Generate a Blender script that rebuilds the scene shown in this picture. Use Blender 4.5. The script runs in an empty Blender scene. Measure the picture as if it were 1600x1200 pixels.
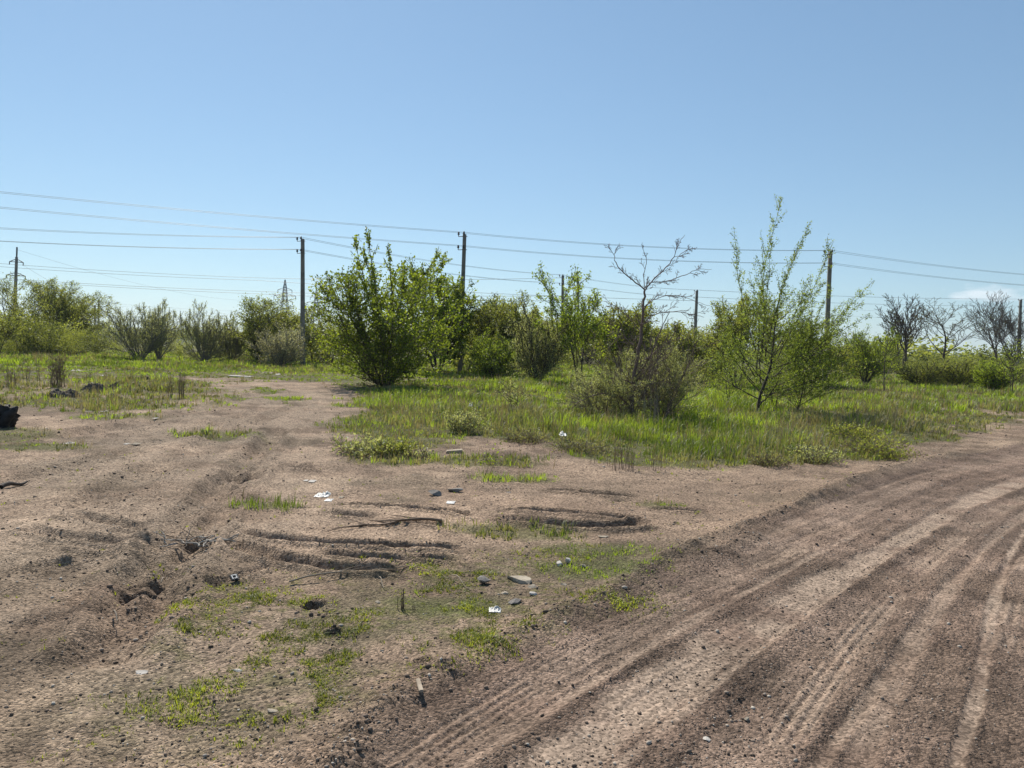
import bpy, math, random
import numpy as np
from mathutils import Matrix, Vector, Euler
R = math.radians
SC = bpy.context.scene
COL = SC.collection

# ------------------------------------------------------------------ camera
CAM_H = 1.65
cd = bpy.data.cameras.new('camera')
cd.sensor_fit = 'HORIZONTAL'; cd.sensor_width = 36.0; cd.lens = 27.0
cd.clip_start = 0.1; cd.clip_end = 20000
cam = bpy.data.objects.new('camera', cd); COL.objects.link(cam)
CM = Matrix.Rotation(R(90 - 2.86), 4, 'X') @ Matrix.Rotation(R(1.8), 4, 'Z')
cam.matrix_world = Matrix.Translation((0, 0, CAM_H)) @ CM
SC.camera = cam
# ------------------------------------------------------------------ world and sun
SUN_AZ, SUN_EL = -24.0, 46.0          # degrees, azimuth clockwise from +Y
world = bpy.data.worlds.new('World'); SC.world = world; world.use_nodes = True
wn = world.node_tree.nodes; wl = world.node_tree.links
sky = wn.new('ShaderNodeTexSky'); sky.sky_type = 'NISHITA'; sky.sun_disc = False
sky.sun_elevation = R(SUN_EL); sky.sun_rotation = R(SUN_AZ)
sky.air_density = 1.0; sky.dust_density = 0.15; sky.ozone_density = 1.6; sky.altitude = 200
bg = wn['Background']; bg.inputs[1].default_value = 0.086
# a small fair-weather cloud low over the right horizon, part of the sky itself
geo = wn.new('ShaderNodeTexCoord')
def cloud_node(prev, az, el, ra, re, seed, amt):
    d = Vector((math.sin(R(az)) * math.cos(R(el)), math.cos(R(az)) * math.cos(R(el)), math.sin(R(el))))
    mp = wn.new('ShaderNodeMapping'); mp.vector_type = 'POINT'
    s1 = wn.new('ShaderNodeVectorMath'); s1.operation = 'SUBTRACT'; s1.inputs[1].default_value = d
    wl.new(geo.outputs['Generated'], s1.inputs[0])
    mp.inputs['Rotation'].default_value = (0, 0, R(az))
    mp.inputs['Scale'].default_value = (1 / R(ra), 0.4 / R(ra), 1 / R(re))
    wl.new(s1.outputs[0], mp.inputs['Vector'])
    nz = wn.new('ShaderNodeTexNoise'); nz.inputs['Scale'].default_value = 2.1; nz.inputs['Detail'].default_value = 6
    nz.noise_dimensions = '4D'; nz.inputs['W'].default_value = seed
    wl.new(mp.outputs[0], nz.inputs['Vector'])
    ln = wn.new('ShaderNodeVectorMath'); ln.operation = 'LENGTH'; wl.new(mp.outputs[0], ln.inputs[0])
    a = wn.new('ShaderNodeMath'); a.operation = 'MULTIPLY_ADD'; a.inputs[1].default_value = -1.0; a.inputs[2].default_value = 0.55
    wl.new(ln.outputs['Value'], a.inputs[0])
    b = wn.new('ShaderNodeMath'); b.operation = 'MULTIPLY_ADD'; b.inputs[1].default_value = 1.5
    wl.new(nz.outputs['Fac'], b.inputs[0]); wl.new(a.outputs[0], b.inputs[2])
    r = wn.new('ShaderNodeMapRange'); r.inputs['From Min'].default_value = 0.55; r.inputs['From Max'].default_value = 1.1
    r.inputs['To Max'].default_value = amt
    wl.new(b.outputs[0], r.inputs['Value'])
    m = wn.new('ShaderNodeMixRGB'); m.inputs['Color2'].default_value = (9.5, 9.7, 10, 1)
    wl.new(r.outputs[0], m.inputs['Fac']); wl.new(prev, m.inputs['Color1'])
    return m.outputs[0]
tint = wn.new('ShaderNodeMixRGB'); tint.blend_type = 'MULTIPLY'; tint.inputs[0].default_value = 1; tint.inputs[2].default_value = (1.11, 1.39, 1.557, 1)
gam = wn.new('ShaderNodeGamma'); gam.inputs[1].default_value = .715
wl.new(sky.outputs[0], gam.inputs[0]); wl.new(gam.outputs[0], tint.inputs[1])
out = cloud_node(tint.outputs[0], 31.3, 4.2, 2.6, 0.85, 3.0, 0.5)
wl.new(out, bg.inputs[0])
sd = bpy.data.lights.new('sun', 'SUN'); sd.energy = 4.6; sd.angle = R(0.5); sd.color = (1.0, 0.94, 0.84)
sun = bpy.data.objects.new('sun', sd); COL.objects.link(sun)
sdir = Vector((math.sin(R(SUN_AZ)) * math.cos(R(SUN_EL)), math.cos(R(SUN_AZ)) * math.cos(R(SUN_EL)), math.sin(R(SUN_EL))))
sun.rotation_euler = sdir.to_track_quat('Z', 'Y').to_euler()
SC.view_settings.view_transform = 'Standard'; SC.view_settings.look = 'None'
SC.view_settings.gamma = 1.0; SC.view_settings.exposure = 0.50
SC.render.engine = 'CYCLES'
SC.cycles.max_bounces = 6; SC.cycles.diffuse_bounces = 4; SC.cycles.transmission_bounces = 4
SC.cycles.transparent_max_bounces = 4; SC.cycles.volume_bounces = 0
SC.cycles.use_denoising = True

# ------------------------------------------------------------------ photo pixel <-> place
RM = np.array(CM.to_3x3())
def ray(px, py):
    px = np.asarray(px, float); py = np.asarray(py, float)
    v = np.stack([(px - 800) / 1200, (600 - py) / 1200, -np.ones_like(px)], -1)
    return v @ RM.T
def at(px, py, z=0.0):
    d = ray(px, py); t = (z - CAM_H) / d[..., 2]
    return d[..., :2] * t[..., None]
def at_depth(px, py, Y):
    d = ray(px, py); t = Y / d[..., 1]
    p = d * t[..., None]; p[..., 2] += CAM_H
    return p
def hz(x): return 540 + 0.0314 * (x - 800)

# ------------------------------------------------------------------ noise
def _h(ix, iy, seed):
    n = (ix.astype(np.int64) * 374761393 + iy.astype(np.int64) * 668265263 + seed * 1442695041) & 0xffffffff
    n = ((n ^ (n >> 13)) * 1274126177) & 0xffffffff
    n = (n ^ (n >> 16)) & 0xffffffff
    n = (n * 2246822519) & 0xffffffff
    return ((n ^ (n >> 15)) & 0xffff) / 65535.0
def vn(x, y, s=1.0, seed=0):
    x = np.asarray(x) / s; y = np.asarray(y) / s
    xi = np.floor(x); yi = np.floor(y); fx = x - xi; fy = y - yi
    fx = fx * fx * (3 - 2 * fx); fy = fy * fy * (3 - 2 * fy)
    a = _h(xi, yi, seed); b = _h(xi + 1, yi, seed); c = _h(xi, yi + 1, seed); d = _h(xi + 1, yi + 1, seed)
    return (a + (b - a) * fx) * (1 - fy) + (c + (d - c) * fx) * fy
def fbm(x, y, s, seed=0, o=4, g=0.5):
    t = 0; a = 1; n = 0
    x = np.asarray(x); y = np.asarray(y)
    for k in range(o):
        c, sn = math.cos(k * 1.1), math.sin(k * 1.1)
        t = t + a * vn(x * c - y * sn, x * sn + y * c, s, seed + k * 17); n += a; a *= g; s *= 0.5
    return t / n
def ss(a, b, v):
    t = np.clip((v - a) / (b - a), 0, 1); return t * t * (3 - 2 * t)

def polyline(pts): return at([p[0] for p in pts], [p[1] for p in pts])
def smooth_line(P, n=4):
    P = np.asarray(P)
    for _ in range(2):
        q = [P[0]]
        for a, b in zip(P[:-1], P[1:]): q += [a * .75 + b * .25, a * .25 + b * .75]
        q.append(P[-1]); P = np.array(q)
    return P
def line_coords(X, Y, P, reach):
    """unsigned distance, signed side, arc length to a polyline; inf outside reach"""
    D = np.full(X.shape, 1e9); S = np.zeros(X.shape); T = np.zeros(X.shape)
    m = (X > P[:, 0].min() - reach) & (X < P[:, 0].max() + reach) & (Y > P[:, 1].min() - reach) & (Y < P[:, 1].max() + reach)
    if not m.any(): return D, S, T, m
    x = X[m]; y = Y[m]; d = np.full(x.shape, 1e9); s = np.zeros(x.shape); t = np.zeros(x.shape); acc = 0
    for a, b in zip(P[:-1], P[1:]):
        e = b - a; L = math.hypot(*e)
        if L < 1e-6: continue
        u = ((x - a[0]) * e[0] + (y - a[1]) * e[1]) / L ** 2; uc = np.clip(u, 0, 1)
        qx = x - a[0] - uc * e[0]; qy = y - a[1] - uc * e[1]
        dd = np.hypot(qx, qy); k = dd < d
        d[k] = dd[k]; s[k] = np.sign(e[0] * qy - e[1] * qx)[k]; t[k] = (acc + uc * L)[k]; acc += L
    D[m] = d; S[m] = s; T[m] = t
    return D, S, T, m
def inpoly(X, Y, pts):
    """signed distance in metres, positive inside, polygon given in photo pixels"""
    P = at([p[0] for p in pts], [p[1] for p in pts])
    ins = np.zeros(X.shape, bool); d = np.full(X.shape, 1e9)
    for a, b in zip(P, np.roll(P, -1, 0)):
        c = ((a[1] > Y) != (b[1] > Y)) & (X < (b[0] - a[0]) * (Y - a[1]) / (b[1] - a[1] + 1e-12) + a[0]); ins ^= c
        e = b - a; u = np.clip(((X - a[0]) * e[0] + (Y - a[1]) * e[1]) / (e @ e + 1e-12), 0, 1)
        d = np.minimum(d, np.hypot(X - a[0] - u * e[0], Y - a[1] - u * e[1]))
    return np.where(ins, d, -d)

# ------------------------------------------------------------------ the ground's layout (read from the photograph, laid out in metres)
RUTS = [  # points, half width, depth, side ridge
 ([(150,1050),(205,970),(232,905),(262,860),(290,815),(340,765),(385,725),(410,700),(440,670)], .15, .075, .05),
 ([(262,960),(275,905),(305,855),(345,800),(395,745),(425,715)], .11, .05, .05),
 ([(20,822),(90,838),(160,845),(240,852)], .07, .028, .03),
 ([(60,852),(130,868),(215,866)], .06, .018, .02),
 ([(90,800),(170,818),(235,828)], .07, .03, .03),
 ([(345,842),(400,866),(470,882),(560,893),(640,893)], .075, .06, .04),
 ([(350,826),(430,842),(520,850),(620,855),(725,858)], .06, .05, .035),
 ([(480,862),(560,868),(640,874),(725,876)], .06, .045, .03),
 ([(490,797),(550,805),(590,806)], .075, .06, .03),
 ([(520,786),(600,791),(690,798),(740,806)], .05, .05, .025),
 ([(590,812),(650,818),(700,822)], .05, .04, .02),
 ([(762,806),(830,818),(900,824),(960,826),(1020,821)], .08, .08, .045),
 ([(775,797),(860,801),(950,808),(1010,818)], .06, .07, .03),
 ([(835,764),(880,768),(940,774),(1000,779)], .07, .06, .03),
 ([(1005,796),(1060,797),(1110,799)], .06, .05, .02),
 ([(948,783),(988,785)], .05, .05, .02),
 ([(650,790),(690,792)], .06, .05, .02),
 ([(440,728),(480,733),(500,732)], .14, .08, .05),
 ([(365,735),(385,748)], .16, .12, .05),
 ([(300,925),(360,905),(430,880)], .05, .03, .02),
 ([(0,905),(80,880),(150,872)], .07, .03, .02),
 ([(100,960),(150,925),(200,890)], .08, .035, .02),
 ([(0,760),(90,735),(200,705),(320,670),(420,640)], .16, .035, .02),
 ([(0,690),(120,680),(260,655),(380,625),(440,605)], .25, .04, .03),
 ([(120,800),(230,740),(330,690),(430,650),(480,630)], .18, .04, .025),
]
SMOOTH = [  # pale, driven-flat wheel tracks of the road: points, half width, depth
 ([(760,1260),(860,1190),(1000,1090),(1130,1000),(1250,925),(1330,885),(1430,830),(1500,785),(1600,745),(1700,715)], .13, .022, 1.0),
 ([(1060,1240),(1130,1180),(1250,1060),(1320,985),(1400,905),(1470,848),(1540,800),(1640,760)], .13, .016, .15),
 ([(1480,1240),(1500,1160),(1525,1090),(1540,1000),(1560,900),(1590,840),(1640,780)], .030, .012, 1.0),
 ([(1330,1240),(1350,1140),(1400,1040),(1450,960),(1500,890),(1580,810),(1660,770)], .055, .012, .55),
 ([(560,1230),(700,1150),(830,1080),(940,1010),(1060,930),(1180,870),(1300,815),(1400,765),(1500,730),(1620,705)], .13, .014, .3),
 ([(1150,860),(1280,800),(1370,760),(1450,735),(1600,705)], .09, .014, .3),
 ([(1240,1240),(1330,1120),(1420,990),(1480,910),(1560,830),(1640,790)], .03, .008, .6),
 ([(900,1240),(1040,1130),(1180,1010),(1290,930),(1400,860),(1490,800),(1600,755)], .03, .008, .7),
 ([(640,1240),(800,1140),(940,1050),(1100,955),(1220,890),(1340,830)], .035, .008, .6),
]
TREADS = [  # ribbed tyre prints
 ([(1225,1150),(1290,1050),(1340,985),(1400,920),(1440,880),(1480,850),(1540,805),(1600,772)], .085, 3),
 ([(600,1215),(680,1155),(760,1105),(830,1065)], .10, 4),
 ([(1190,880),(1260,850),(1300,832)], .10, 4),
 ([(335,1105),(390,1095),(440,1085)], .16, 6),
 ([(1560,1010),(1580,930),(1610,870)], .10, 3),
]
BERMS = [  # rough loose-earth ridges: points, half width, height
 ([(480,1260),(540,1165),(590,1110),(650,1070),(710,1042),(760,1038)], .13, .065),
 ([(720,1045),(800,1000),(880,960),(960,925),(1010,895)], .10, .03),
 ([(980,905),(1050,872),(1110,846),(1170,820),(1240,795),(1285,775)], .08, .055),
 ([(1230,795),(1300,765),(1380,735),(1440,720),(1500,708)], .10, .05),
 ([(1060,890),(1140,855),(1200,832)], .09, .04),
 ([(200,985),(215,930),(240,880)], .10, .05),
 ([(215,880),(240,850),(262,830)], .14, .05),
]
PITS = [(492,945,.075,.11),(520,990,.06,.05),(215,925,.10,.055),(240,905,.08,.04),(660,1040,.05,.03),(378,742,.12,.1),(300,845,.07,.04)]
RUTS = [(smooth_line(polyline(p)), w, d, r) for p, w, d, r in RUTS]
SMOOTH = [(smooth_line(polyline(p)), w, d, a) for p, w, d, a in SMOOTH]
TREADS = [(smooth_line(polyline(p)), w, n) for p, w, n in TREADS]
BERMS = [(smooth_line(polyline(p)), w, h) for p, w, h in BERMS]

ROAD = [(400,1330),(560,1150),(640,1090),(740,1045),(1000,905),(1100,858),(1180,822),(1240,800),(1300,772),(1380,742),(1450,722),(1530,705),(1620,690),(1800,675),(2300,760),(2300,1500),(400,1500)]
LUSH = [(560,602),(640,596),(760,594),(900,597),(1060,600),(1200,606),(1350,606),(1640,612),(1700,650),(1600,662),(1500,672),(1440,700),(1390,714),(1320,724),(1200,732),(1080,736),(1000,728),(930,716),(850,694),(790,690),(720,676),(690,700),(640,714),(570,710),(532,694),(548,660),(560,640),(535,622)]
BARE_FRONT = [(600,650),(660,664),(700,690),(760,700),(860,705),(960,725),(1100,745),(1280,735),(1250,790),(1000,780),(520,760),(470,700),(540,700),(600,716),(690,708),(700,690),(640,670)]
MOSS = [(470,900),(560,872),(700,862),(840,850),(960,862),(1010,890),(960,915),(860,965),(780,1010),(700,1040),(620,1085),(540,1120),(470,1160),(300,1165),(195,1095),(290,1000),(360,950)]
LEFTGREEN1 = [(-400,560),(60,570),(330,578),(560,582),(700,600),(560,610),(470,598),(300,588),(100,592),(-400,600)]
LEFTWEED = [(-400,592),(90,588),(250,590),(330,602),(368,616),(340,636),(250,640),(150,645),(0,640),(-400,650)]
LEFTGRASS3 = [(120,642),(260,648),(250,657),(170,660),(125,655)]
LEFTGRASS2 = [(-300,665),(60,668),(130,676),(60,692),(-300,700)]
STRIP = [(386,602),(430,604),(468,626),(450,636),(418,622)]
TUFTS = [(340,680,.5),(60,700,.4),(810,832,.35),(920,862,.3),(1035,790,.2),(950,890,.35),(630,940,.12),(690,950,.25),(760,722,.5),(800,748,.3),(410,790,.2),(620,720,.4)]

def masks(X, Y):
    n1 = fbm(X, Y, 1.6, 5) - .5; n2 = fbm(X, Y, .5, 9) - .5; n3 = fbm(X, Y, 5., 11) - .5
    r = np.hypot(X, Y)
    lush = ss(-.25, .5, inpoly(X, Y, LUSH) + n1 * 2.2 + n2 * 1.0)
    moss = ss(-.25, .5, inpoly(X, Y, MOSS) + n1 * 1.2 + n2 * .6) * ss(.36, .58, fbm(X, Y, .45, 31) * .6 + fbm(X, Y, .11, 33) * .4)
    road = ss(-.08, .12, inpoly(X, Y, ROAD) + n2 * .25)
    l1 = ss(-.5, .8, inpoly(X, Y, LEFTGREEN1) + n1 * 6)
    lw = ss(-.8, .6, inpoly(X, Y, LEFTWEED) + n1 * 3.5) * (.35 + .65 * ss(.36, .52, fbm(X, Y, 1.1, 41)))
    l2 = np.maximum(ss(-.2, .5, inpoly(X, Y, LEFTGRASS2) + n1 * 2), ss(-.2, .5, inpoly(X, Y, LEFTGRASS3) + n1 * 2))
    st = ss(-.2, .5, inpoly(X, Y, STRIP) + n1 * 2)
    grass = np.maximum.reduce([lush, l1 * .9, lw * .75, l2 * .8, st * .9])
    for px, py, rad in TUFTS:
        q = at(px, py); grass = np.maximum(grass, .8 * ss(rad * 1.3, rad * .5, np.hypot((X - q[0]) * .6, Y - q[1]) + n2 * rad))
    far = ss(30, 40, Y + n3 * 8)
    # beyond the clearing everything is rough grass, but the track on the left runs on between
    track = ss(1.2, 0.2, line_coords(X, Y, FARTRACK, 30)[0] / 2.2 + n1 * .8)
    grass = np.maximum(grass, far * (1 - track))
    rp = line_coords(X, Y, FARPATH, 6)[0]
    grass = grass * (1 - .8 * ss(1.6, .5, rp + n1 * 2))
    grass *= (1 - road)
    return grass, moss, road, track
FARTRACK = smooth_line(polyline([(430,640),(420,612),(390,596),(340,588),(280,584),(180,580)]))
FARPATH = smooth_line(polyline([(1290,628),(1400,634),(1500,640),(1640,650)]))

ROADLINE = smooth_line(polyline([(500,1400),(860,1190),(1000,1090),(1130,1000),(1250,925),(1330,885),(1430,830),(1500,785),(1600,745),(1750,712)]))
LEFTLINE = smooth_line(polyline([(-250,1000),(100,860),(280,740),(370,670),(425,625),(415,605),(350,590)]))
def streaks(X, Y):
    """long thin unevenness left by wheels, following the road on the right and the track on the left"""
    D, S, T, m = line_coords(X, Y, ROADLINE, 9); lt = D * S + .25 * fbm(T, T * 0 + 3, 3.0, 405, 2); a = fbm(lt + 40, T * .012, .15, 401, 4, .85)
    D2, S2, T2, m2 = line_coords(X, Y, LEFTLINE, 7); b = fbm(D2 * S2 + 40, T2 * .05, .30, 403, 4, .65)
    road = inpoly(X, Y, ROAD) > 0; rs = ss(2.8, 1.2, D2) * m2
    return np.where(m & road, a, np.where(m2, b, .5)), rs
def relief(X, Y, grassm=None, fine=True):
    X = np.asarray(X, float); Y = np.asarray(Y, float)
    r = np.hypot(X, Y)
    z = (fbm(X, Y, 6.0, 1, 3) - .5) * .10 * ss(1.5, 9, r) + (fbm(X, Y, 1.3, 2, 3) - .5) * .035
    rr = inpoly(X, Y, ROAD); road = ss(-.1, .25, rr)
    z = z * (1 - .5 * road) - .02 * road
    z += .022 * np.exp(-((rr + .1) / .35) ** 2) * ss(2.5, 6, r)
    flat = np.zeros_like(z)
    for P, w, dp, am_ in SMOOTH:
        D, S, T, m = line_coords(X, Y, P, w * 3)
        if not m.any(): continue
        ww = w * (.7 + .7 * vn(T, T * 0, 1.3, 7)); k = ss(1.25, .55, (D + (fbm(X, Y, .3, 8, 3) - .5) * w * 1.0) / ww) * ss(.1, .45, vn(T, T * 0, 1.7, 9) + .25)
        z -= dp * .5 * k; z += dp * .34 * np.exp(-((D / ww - 1.35) / .3) ** 2); flat = np.maximum(flat, k * am_)
    rough = np.zeros_like(z)
    for P, w, dp, rg in RUTS:
        D, S, T, m = line_coords(X, Y, P, w * 4)
        if not m.any(): continue
        q = np.where(m, T, 0); L = q.max() + 1e-6
        mod = .55 + .7 * vn(q, S * 0, .8, 13) ; ends = ss(0, .25, q) * ss(0, .25, L - q + .05)
        D = np.abs(D + (fbm(X, Y, .22, 15, 3) - .5) * w * .9) / 1.1
        z -= np.where(m, dp * mod * ends * ss(1.3, .35, D / w), 0)
        z += np.where(m, rg * mod * ends * np.exp(-((D / w - 1.6) / .45) ** 2), 0)
        rough = np.maximum(rough, np.where(m, .30 * ends * ss(2.4, .6, D / w), 0))
    for P, w, h in BERMS:
        D, S, T, m = line_coords(X, Y, P, w * 4)
        if not m.any(): continue
        q = np.where(m, T, 0); L = q.max() + 1e-6; ends = ss(0, .3, q) * ss(0, .3, L - q + .05)
        k = np.where(m, np.exp(-(D / w) ** 2) * ends, 0)
        z += h * k * (.25 + 1.0 * fbm(X, Y, .14, 19, 3)); rough = np.maximum(rough, k * .7)
    for px, py, rad, dp in PITS:
        c = at(px, py); d = np.hypot(X - c[0], Y - c[1]) + (fbm(X, Y, .12, 23, 2) - .5) * rad
        z -= dp * ss(rad * 1.15, rad * .6, d); rough = np.maximum(rough, .8 * np.exp(-(d / rad / 2) ** 2))
    for P, w, n in TREADS:
        D, S, T, m = line_coords(X, Y, P, w * 2)
        if not m.any(): continue
        lat = D * S; k = ss(1.05, .85, D / w) * ss(.25, .55, fbm(X, Y, .5, 29, 2))
        z += np.where(m, k * (.007 * np.cos(lat / w * math.pi * n) - .007), 0); flat = np.maximum(flat, k * .6)
    if fine:
        sk, rs = streaks(X, Y)
        z += (sk - .5) * (.042 * road * (.35 + 1.1 * ss(.35, .65, fbm(X, Y, 1.5, 407, 2))) + .035 * rs * (1 - road))
        patch = ss(.35, .7, fbm(X, Y, .9, 37, 3))
        am = (.35 + .9 * patch) * (1 - .8 * flat) + 1.3 * rough
        f1 = fbm(X, Y, .16, 43, 3); f2 = fbm(X, Y, .05, 47, 3, .6)
        hum = ss(.42, .66, fbm(X, Y, 1.4, 57, 3)) * (1 - .75 * flat) * (1 - .6 * road) * ss(40, 15, r)
        rid = 1 - np.abs(fbm(X * .75, Y, .42, 59, 3) - .5) * 6
        z += hum * (np.clip(rid, -.6, 1) * .016 + (fbm(X, Y, .3, 63, 3) - .5) * .05)
        z += am * ((f1 - .5) * .028 + (np.abs(f2 - .5) * 2) ** 1.2 * .014)
        z += rough * (fbm(X, Y, .06, 53, 3) - .5) * .035
    # the land lifts into low hills far away
    z = z * ss(400, 100, r)
    z += (8 + 13 * fbm(X, Y, 900, 61, 3)) * ss(500, 2300, r)
    z -= ss(60, 200, r) * ss(-100, 500, X) * 1.0
    return z, flat, rough
def gz(x, y):
    return float(relief(np.array([x]), np.array([y]), fine=False)[0][0])

# ------------------------------------------------------------------ mesh and material helpers
def mesh_np(name, V, faces, mat, parent=None, attrs=None, smooth=False):
    """faces: list of int arrays, each (n,3) or (n,4)"""
    me = bpy.data.meshes.new(name); V = np.ascontiguousarray(V, np.float32)
    me.vertices.add(len(V)); me.vertices.foreach_set('co', V.ravel())
    faces = [np.asarray(f, np.int32) for f in faces if len(f)]
    li = np.concatenate([f.ravel() for f in faces]); cnt = np.concatenate([np.full(len(f), f.shape[1], np.int32) for f in faces])
    me.loops.add(len(li)); me.loops.foreach_set('vertex_index', li)
    me.polygons.add(len(cnt)); me.polygons.foreach_set('loop_start', np.concatenate([[0], np.cumsum(cnt)[:-1]]).astype(np.int32))
    me.polygons.foreach_set('loop_total', cnt)
    if smooth: me.polygons.foreach_set('use_smooth', np.ones(len(cnt), bool))
    for k, a in (attrs or {}).items():
        a = np.asarray(a, np.float32)
        if a.ndim == 1: at_ = me.attributes.new(k, 'FLOAT', 'POINT'); at_.data.foreach_set('value', a)
        else:
            at_ = me.attributes.new(k, 'FLOAT_COLOR', 'POINT')
            at_.data.foreach_set('color', np.concatenate([a, np.ones((len(a), 1), np.float32)], 1).ravel())
    me.update(); me.validate(clean_customdata=False)
    me.materials.append(mat)
    o = bpy.data.objects.new(name, me); COL.objects.link(o)
    if parent is not None: o.parent = parent
    return o
def tag(o, label=None, cat=None, group=None, kind=None):
    if label: o['label'] = label
    if cat: o['category'] = cat
    if group: o['group'] = group
    if kind: o['kind'] = kind
    return o
def empty(name, loc, label, cat, group=None, rz=0):
    o = bpy.data.objects.new(name, None); COL.objects.link(o); o.location = loc; o.rotation_euler.z = rz
    o.empty_display_size = .2
    return tag(o, label, cat, group)

def mat_new(name):
    m = bpy.data.materials.new(name); m.use_nodes = True
    n = m.node_tree.nodes; l = m.node_tree.links
    return m, n, l, n['Principled BSDF']
def mat_leaf(name, c1, c2, trans=.45, rough=.5):
    m, n, l, p = mat_new(name)
    a = n.new('ShaderNodeAttribute'); a.attribute_name = 'rnd'
    r = n.new('ShaderNodeMixRGB'); r.inputs[1].default_value = (*c1, 1); r.inputs[2].default_value = (*c2, 1)
    l.new(a.outputs['Fac'], r.inputs[0]); l.new(r.outputs[0], p.inputs['Base Color'])
    p.inputs['Roughness'].default_value = rough; p.inputs['Specular IOR Level'].default_value = .35
    t = n.new('ShaderNodeBsdfTranslucent'); g = n.new('ShaderNodeMixRGB'); g.blend_type = 'MULTIPLY'; g.inputs[0].default_value = 1
    g.inputs[2].default_value = (1.6, 1.5, .7, 1); l.new(r.outputs[0], g.inputs[1]); l.new(g.outputs[0], t.inputs[0])
    x = n.new('ShaderNodeMixShader'); x.inputs[0].default_value = trans
    l.new(p.outputs[0], x.inputs[1]); l.new(t.outputs[0], x.inputs[2]); l.new(x.outputs[0], n['Material Output'].inputs[0])
    return m
def mat_simple(name, c1, c2, scale=8, rough=.85, bump=.3, spec=.3, dist=.02, metal=0):
    m, n, l, p = mat_new(name)
    tc = n.new('ShaderNodeTexCoord'); nz = n.new('ShaderNodeTexNoise'); nz.inputs['Scale'].default_value = scale; nz.inputs['Detail'].default_value = 8
    nz.inputs['Roughness'].default_value = .65
    l.new(tc.outputs['Object'], nz.inputs['Vector'])
    cr = n.new('ShaderNodeValToRGB'); cr.color_ramp.elements[0].position = .32; cr.color_ramp.elements[1].position = .68
    cr.color_ramp.elements[0].color = (*c1, 1); cr.color_ramp.elements[1].color = (*c2, 1)
    l.new(nz.outputs['Fac'], cr.inputs[0]); l.new(cr.outputs[0], p.inputs['Base Color'])
    p.inputs['Roughness'].default_value = rough; p.inputs['Specular IOR Level'].default_value = spec; p.inputs['Metallic'].default_value = metal
    if bump:
        b = n.new('ShaderNodeBump'); b.inputs['Strength'].default_value = bump; b.inputs['Distance'].default_value = dist
        l.new(nz.outputs['Fac'], b.inputs['Height']); l.new(b.outputs[0], p.inputs['Normal'])
    return m

M_BARK = mat_simple('bark', (.045,.035,.028), (.10,.08,.065), 14)
M_BARK_RED = mat_simple('reddish_bark', (.10,.068,.055), (.23,.17,.14), 14)
M_BARK_GREY = mat_simple('grey_bark', (.11,.10,.085), (.23,.21,.18), 14)
M_MAPLE = mat_leaf('maple_leaf', (.075,.11,.016), (.26,.33,.045), .55)
M_ELM = mat_leaf('elm_leaf', (.12,.17,.035), (.26,.33,.08), .55)
M_OLIVE = mat_leaf('silvery_leaf', (.18,.205,.105), (.36,.39,.23), .52)
M_BUD = mat_leaf('young_leaf', (.13,.16,.04), (.27,.30,.08), .55)
M_DEEP = mat_leaf('scrub_leaf', (.12,.15,.04), (.27,.30,.085), .55)
M_YEL = mat_leaf('fresh_leaf', (.14,.20,.03), (.28,.36,.05), .55)
M_BLOSSOM = mat_leaf('pale_blossom', (.20,.205,.14), (.45,.45,.36), .45)
M_GRASS = mat_leaf('grass_blade', (.085,.125,.022), (.27,.37,.05), .52, .45)
M_GRASS_DRY = mat_leaf('weed_blade', (.12,.13,.055), (.26,.26,.13), .4, .6)
M_STRAW = mat_leaf('straw', (.20,.155,.095), (.36,.29,.19), .2, .7)
M_STALK = mat_simple('dry_stalk', (.13,.09,.06), (.26,.19,.13), 20)
M_CONC = mat_simple('weathered_concrete', (.14,.13,.11), (.27,.25,.215), 3, .9, .4)
M_STEEL = mat_simple('rusty_steel', (.045,.038,.034), (.09,.075,.065), 10, .6, .1)
M_GALV = mat_simple('grey_steel', (.13,.14,.145), (.2,.21,.21), 4, .5, .1)
M_WIRE = mat_simple('aluminium_cable', (.10,.10,.105), (.15,.15,.155), 2, .5, 0)
M_PORC = mat_simple('porcelain', (.05,.035,.03), (.10,.07,.06), 5, .25, 0, .6)
M_STONE = mat_simple('pale_stone', (.24,.20,.15), (.42,.36,.28), 18, .9, .5)
M_STONE_W = mat_simple('white_stone', (.36,.33,.29), (.56,.52,.47), 18, .9, .4)
M_STONE_D = mat_simple('grey_stone', (.12,.11,.10), (.24,.22,.20), 18, .9, .5)
M_WOOD = mat_simple('weathered_wood', (.22,.17,.12), (.40,.33,.25), 9, .85, .3)
M_DEADWOOD = mat_simple('bleached_root', (.12,.10,.08), (.48,.45,.40), 26, .85, .3)
M_TWIG = mat_simple('brown_twig', (.12,.08,.055), (.22,.155,.105), 20)
M_PLASTIC = mat_simple('white_plastic', (.42,.41,.38), (.66,.65,.62), 6, .45, .15)
M_BLACK = mat_simple('black_plastic', (.012,.012,.013), (.03,.03,.032), 10, .4, .1)
M_EARTH = mat_simple('dark_earth', (.06,.048,.038), (.16,.13,.10), 20, .95, .6)
M_YELLOW = mat_simple('yellow_plastic', (.55,.40,.03), (.7,.55,.06), 8, .6, .1)
M_CHAR = mat_simple('charred_rubber', (.010,.009,.010), (.045,.040,.040), 14, .7, .6)

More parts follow.
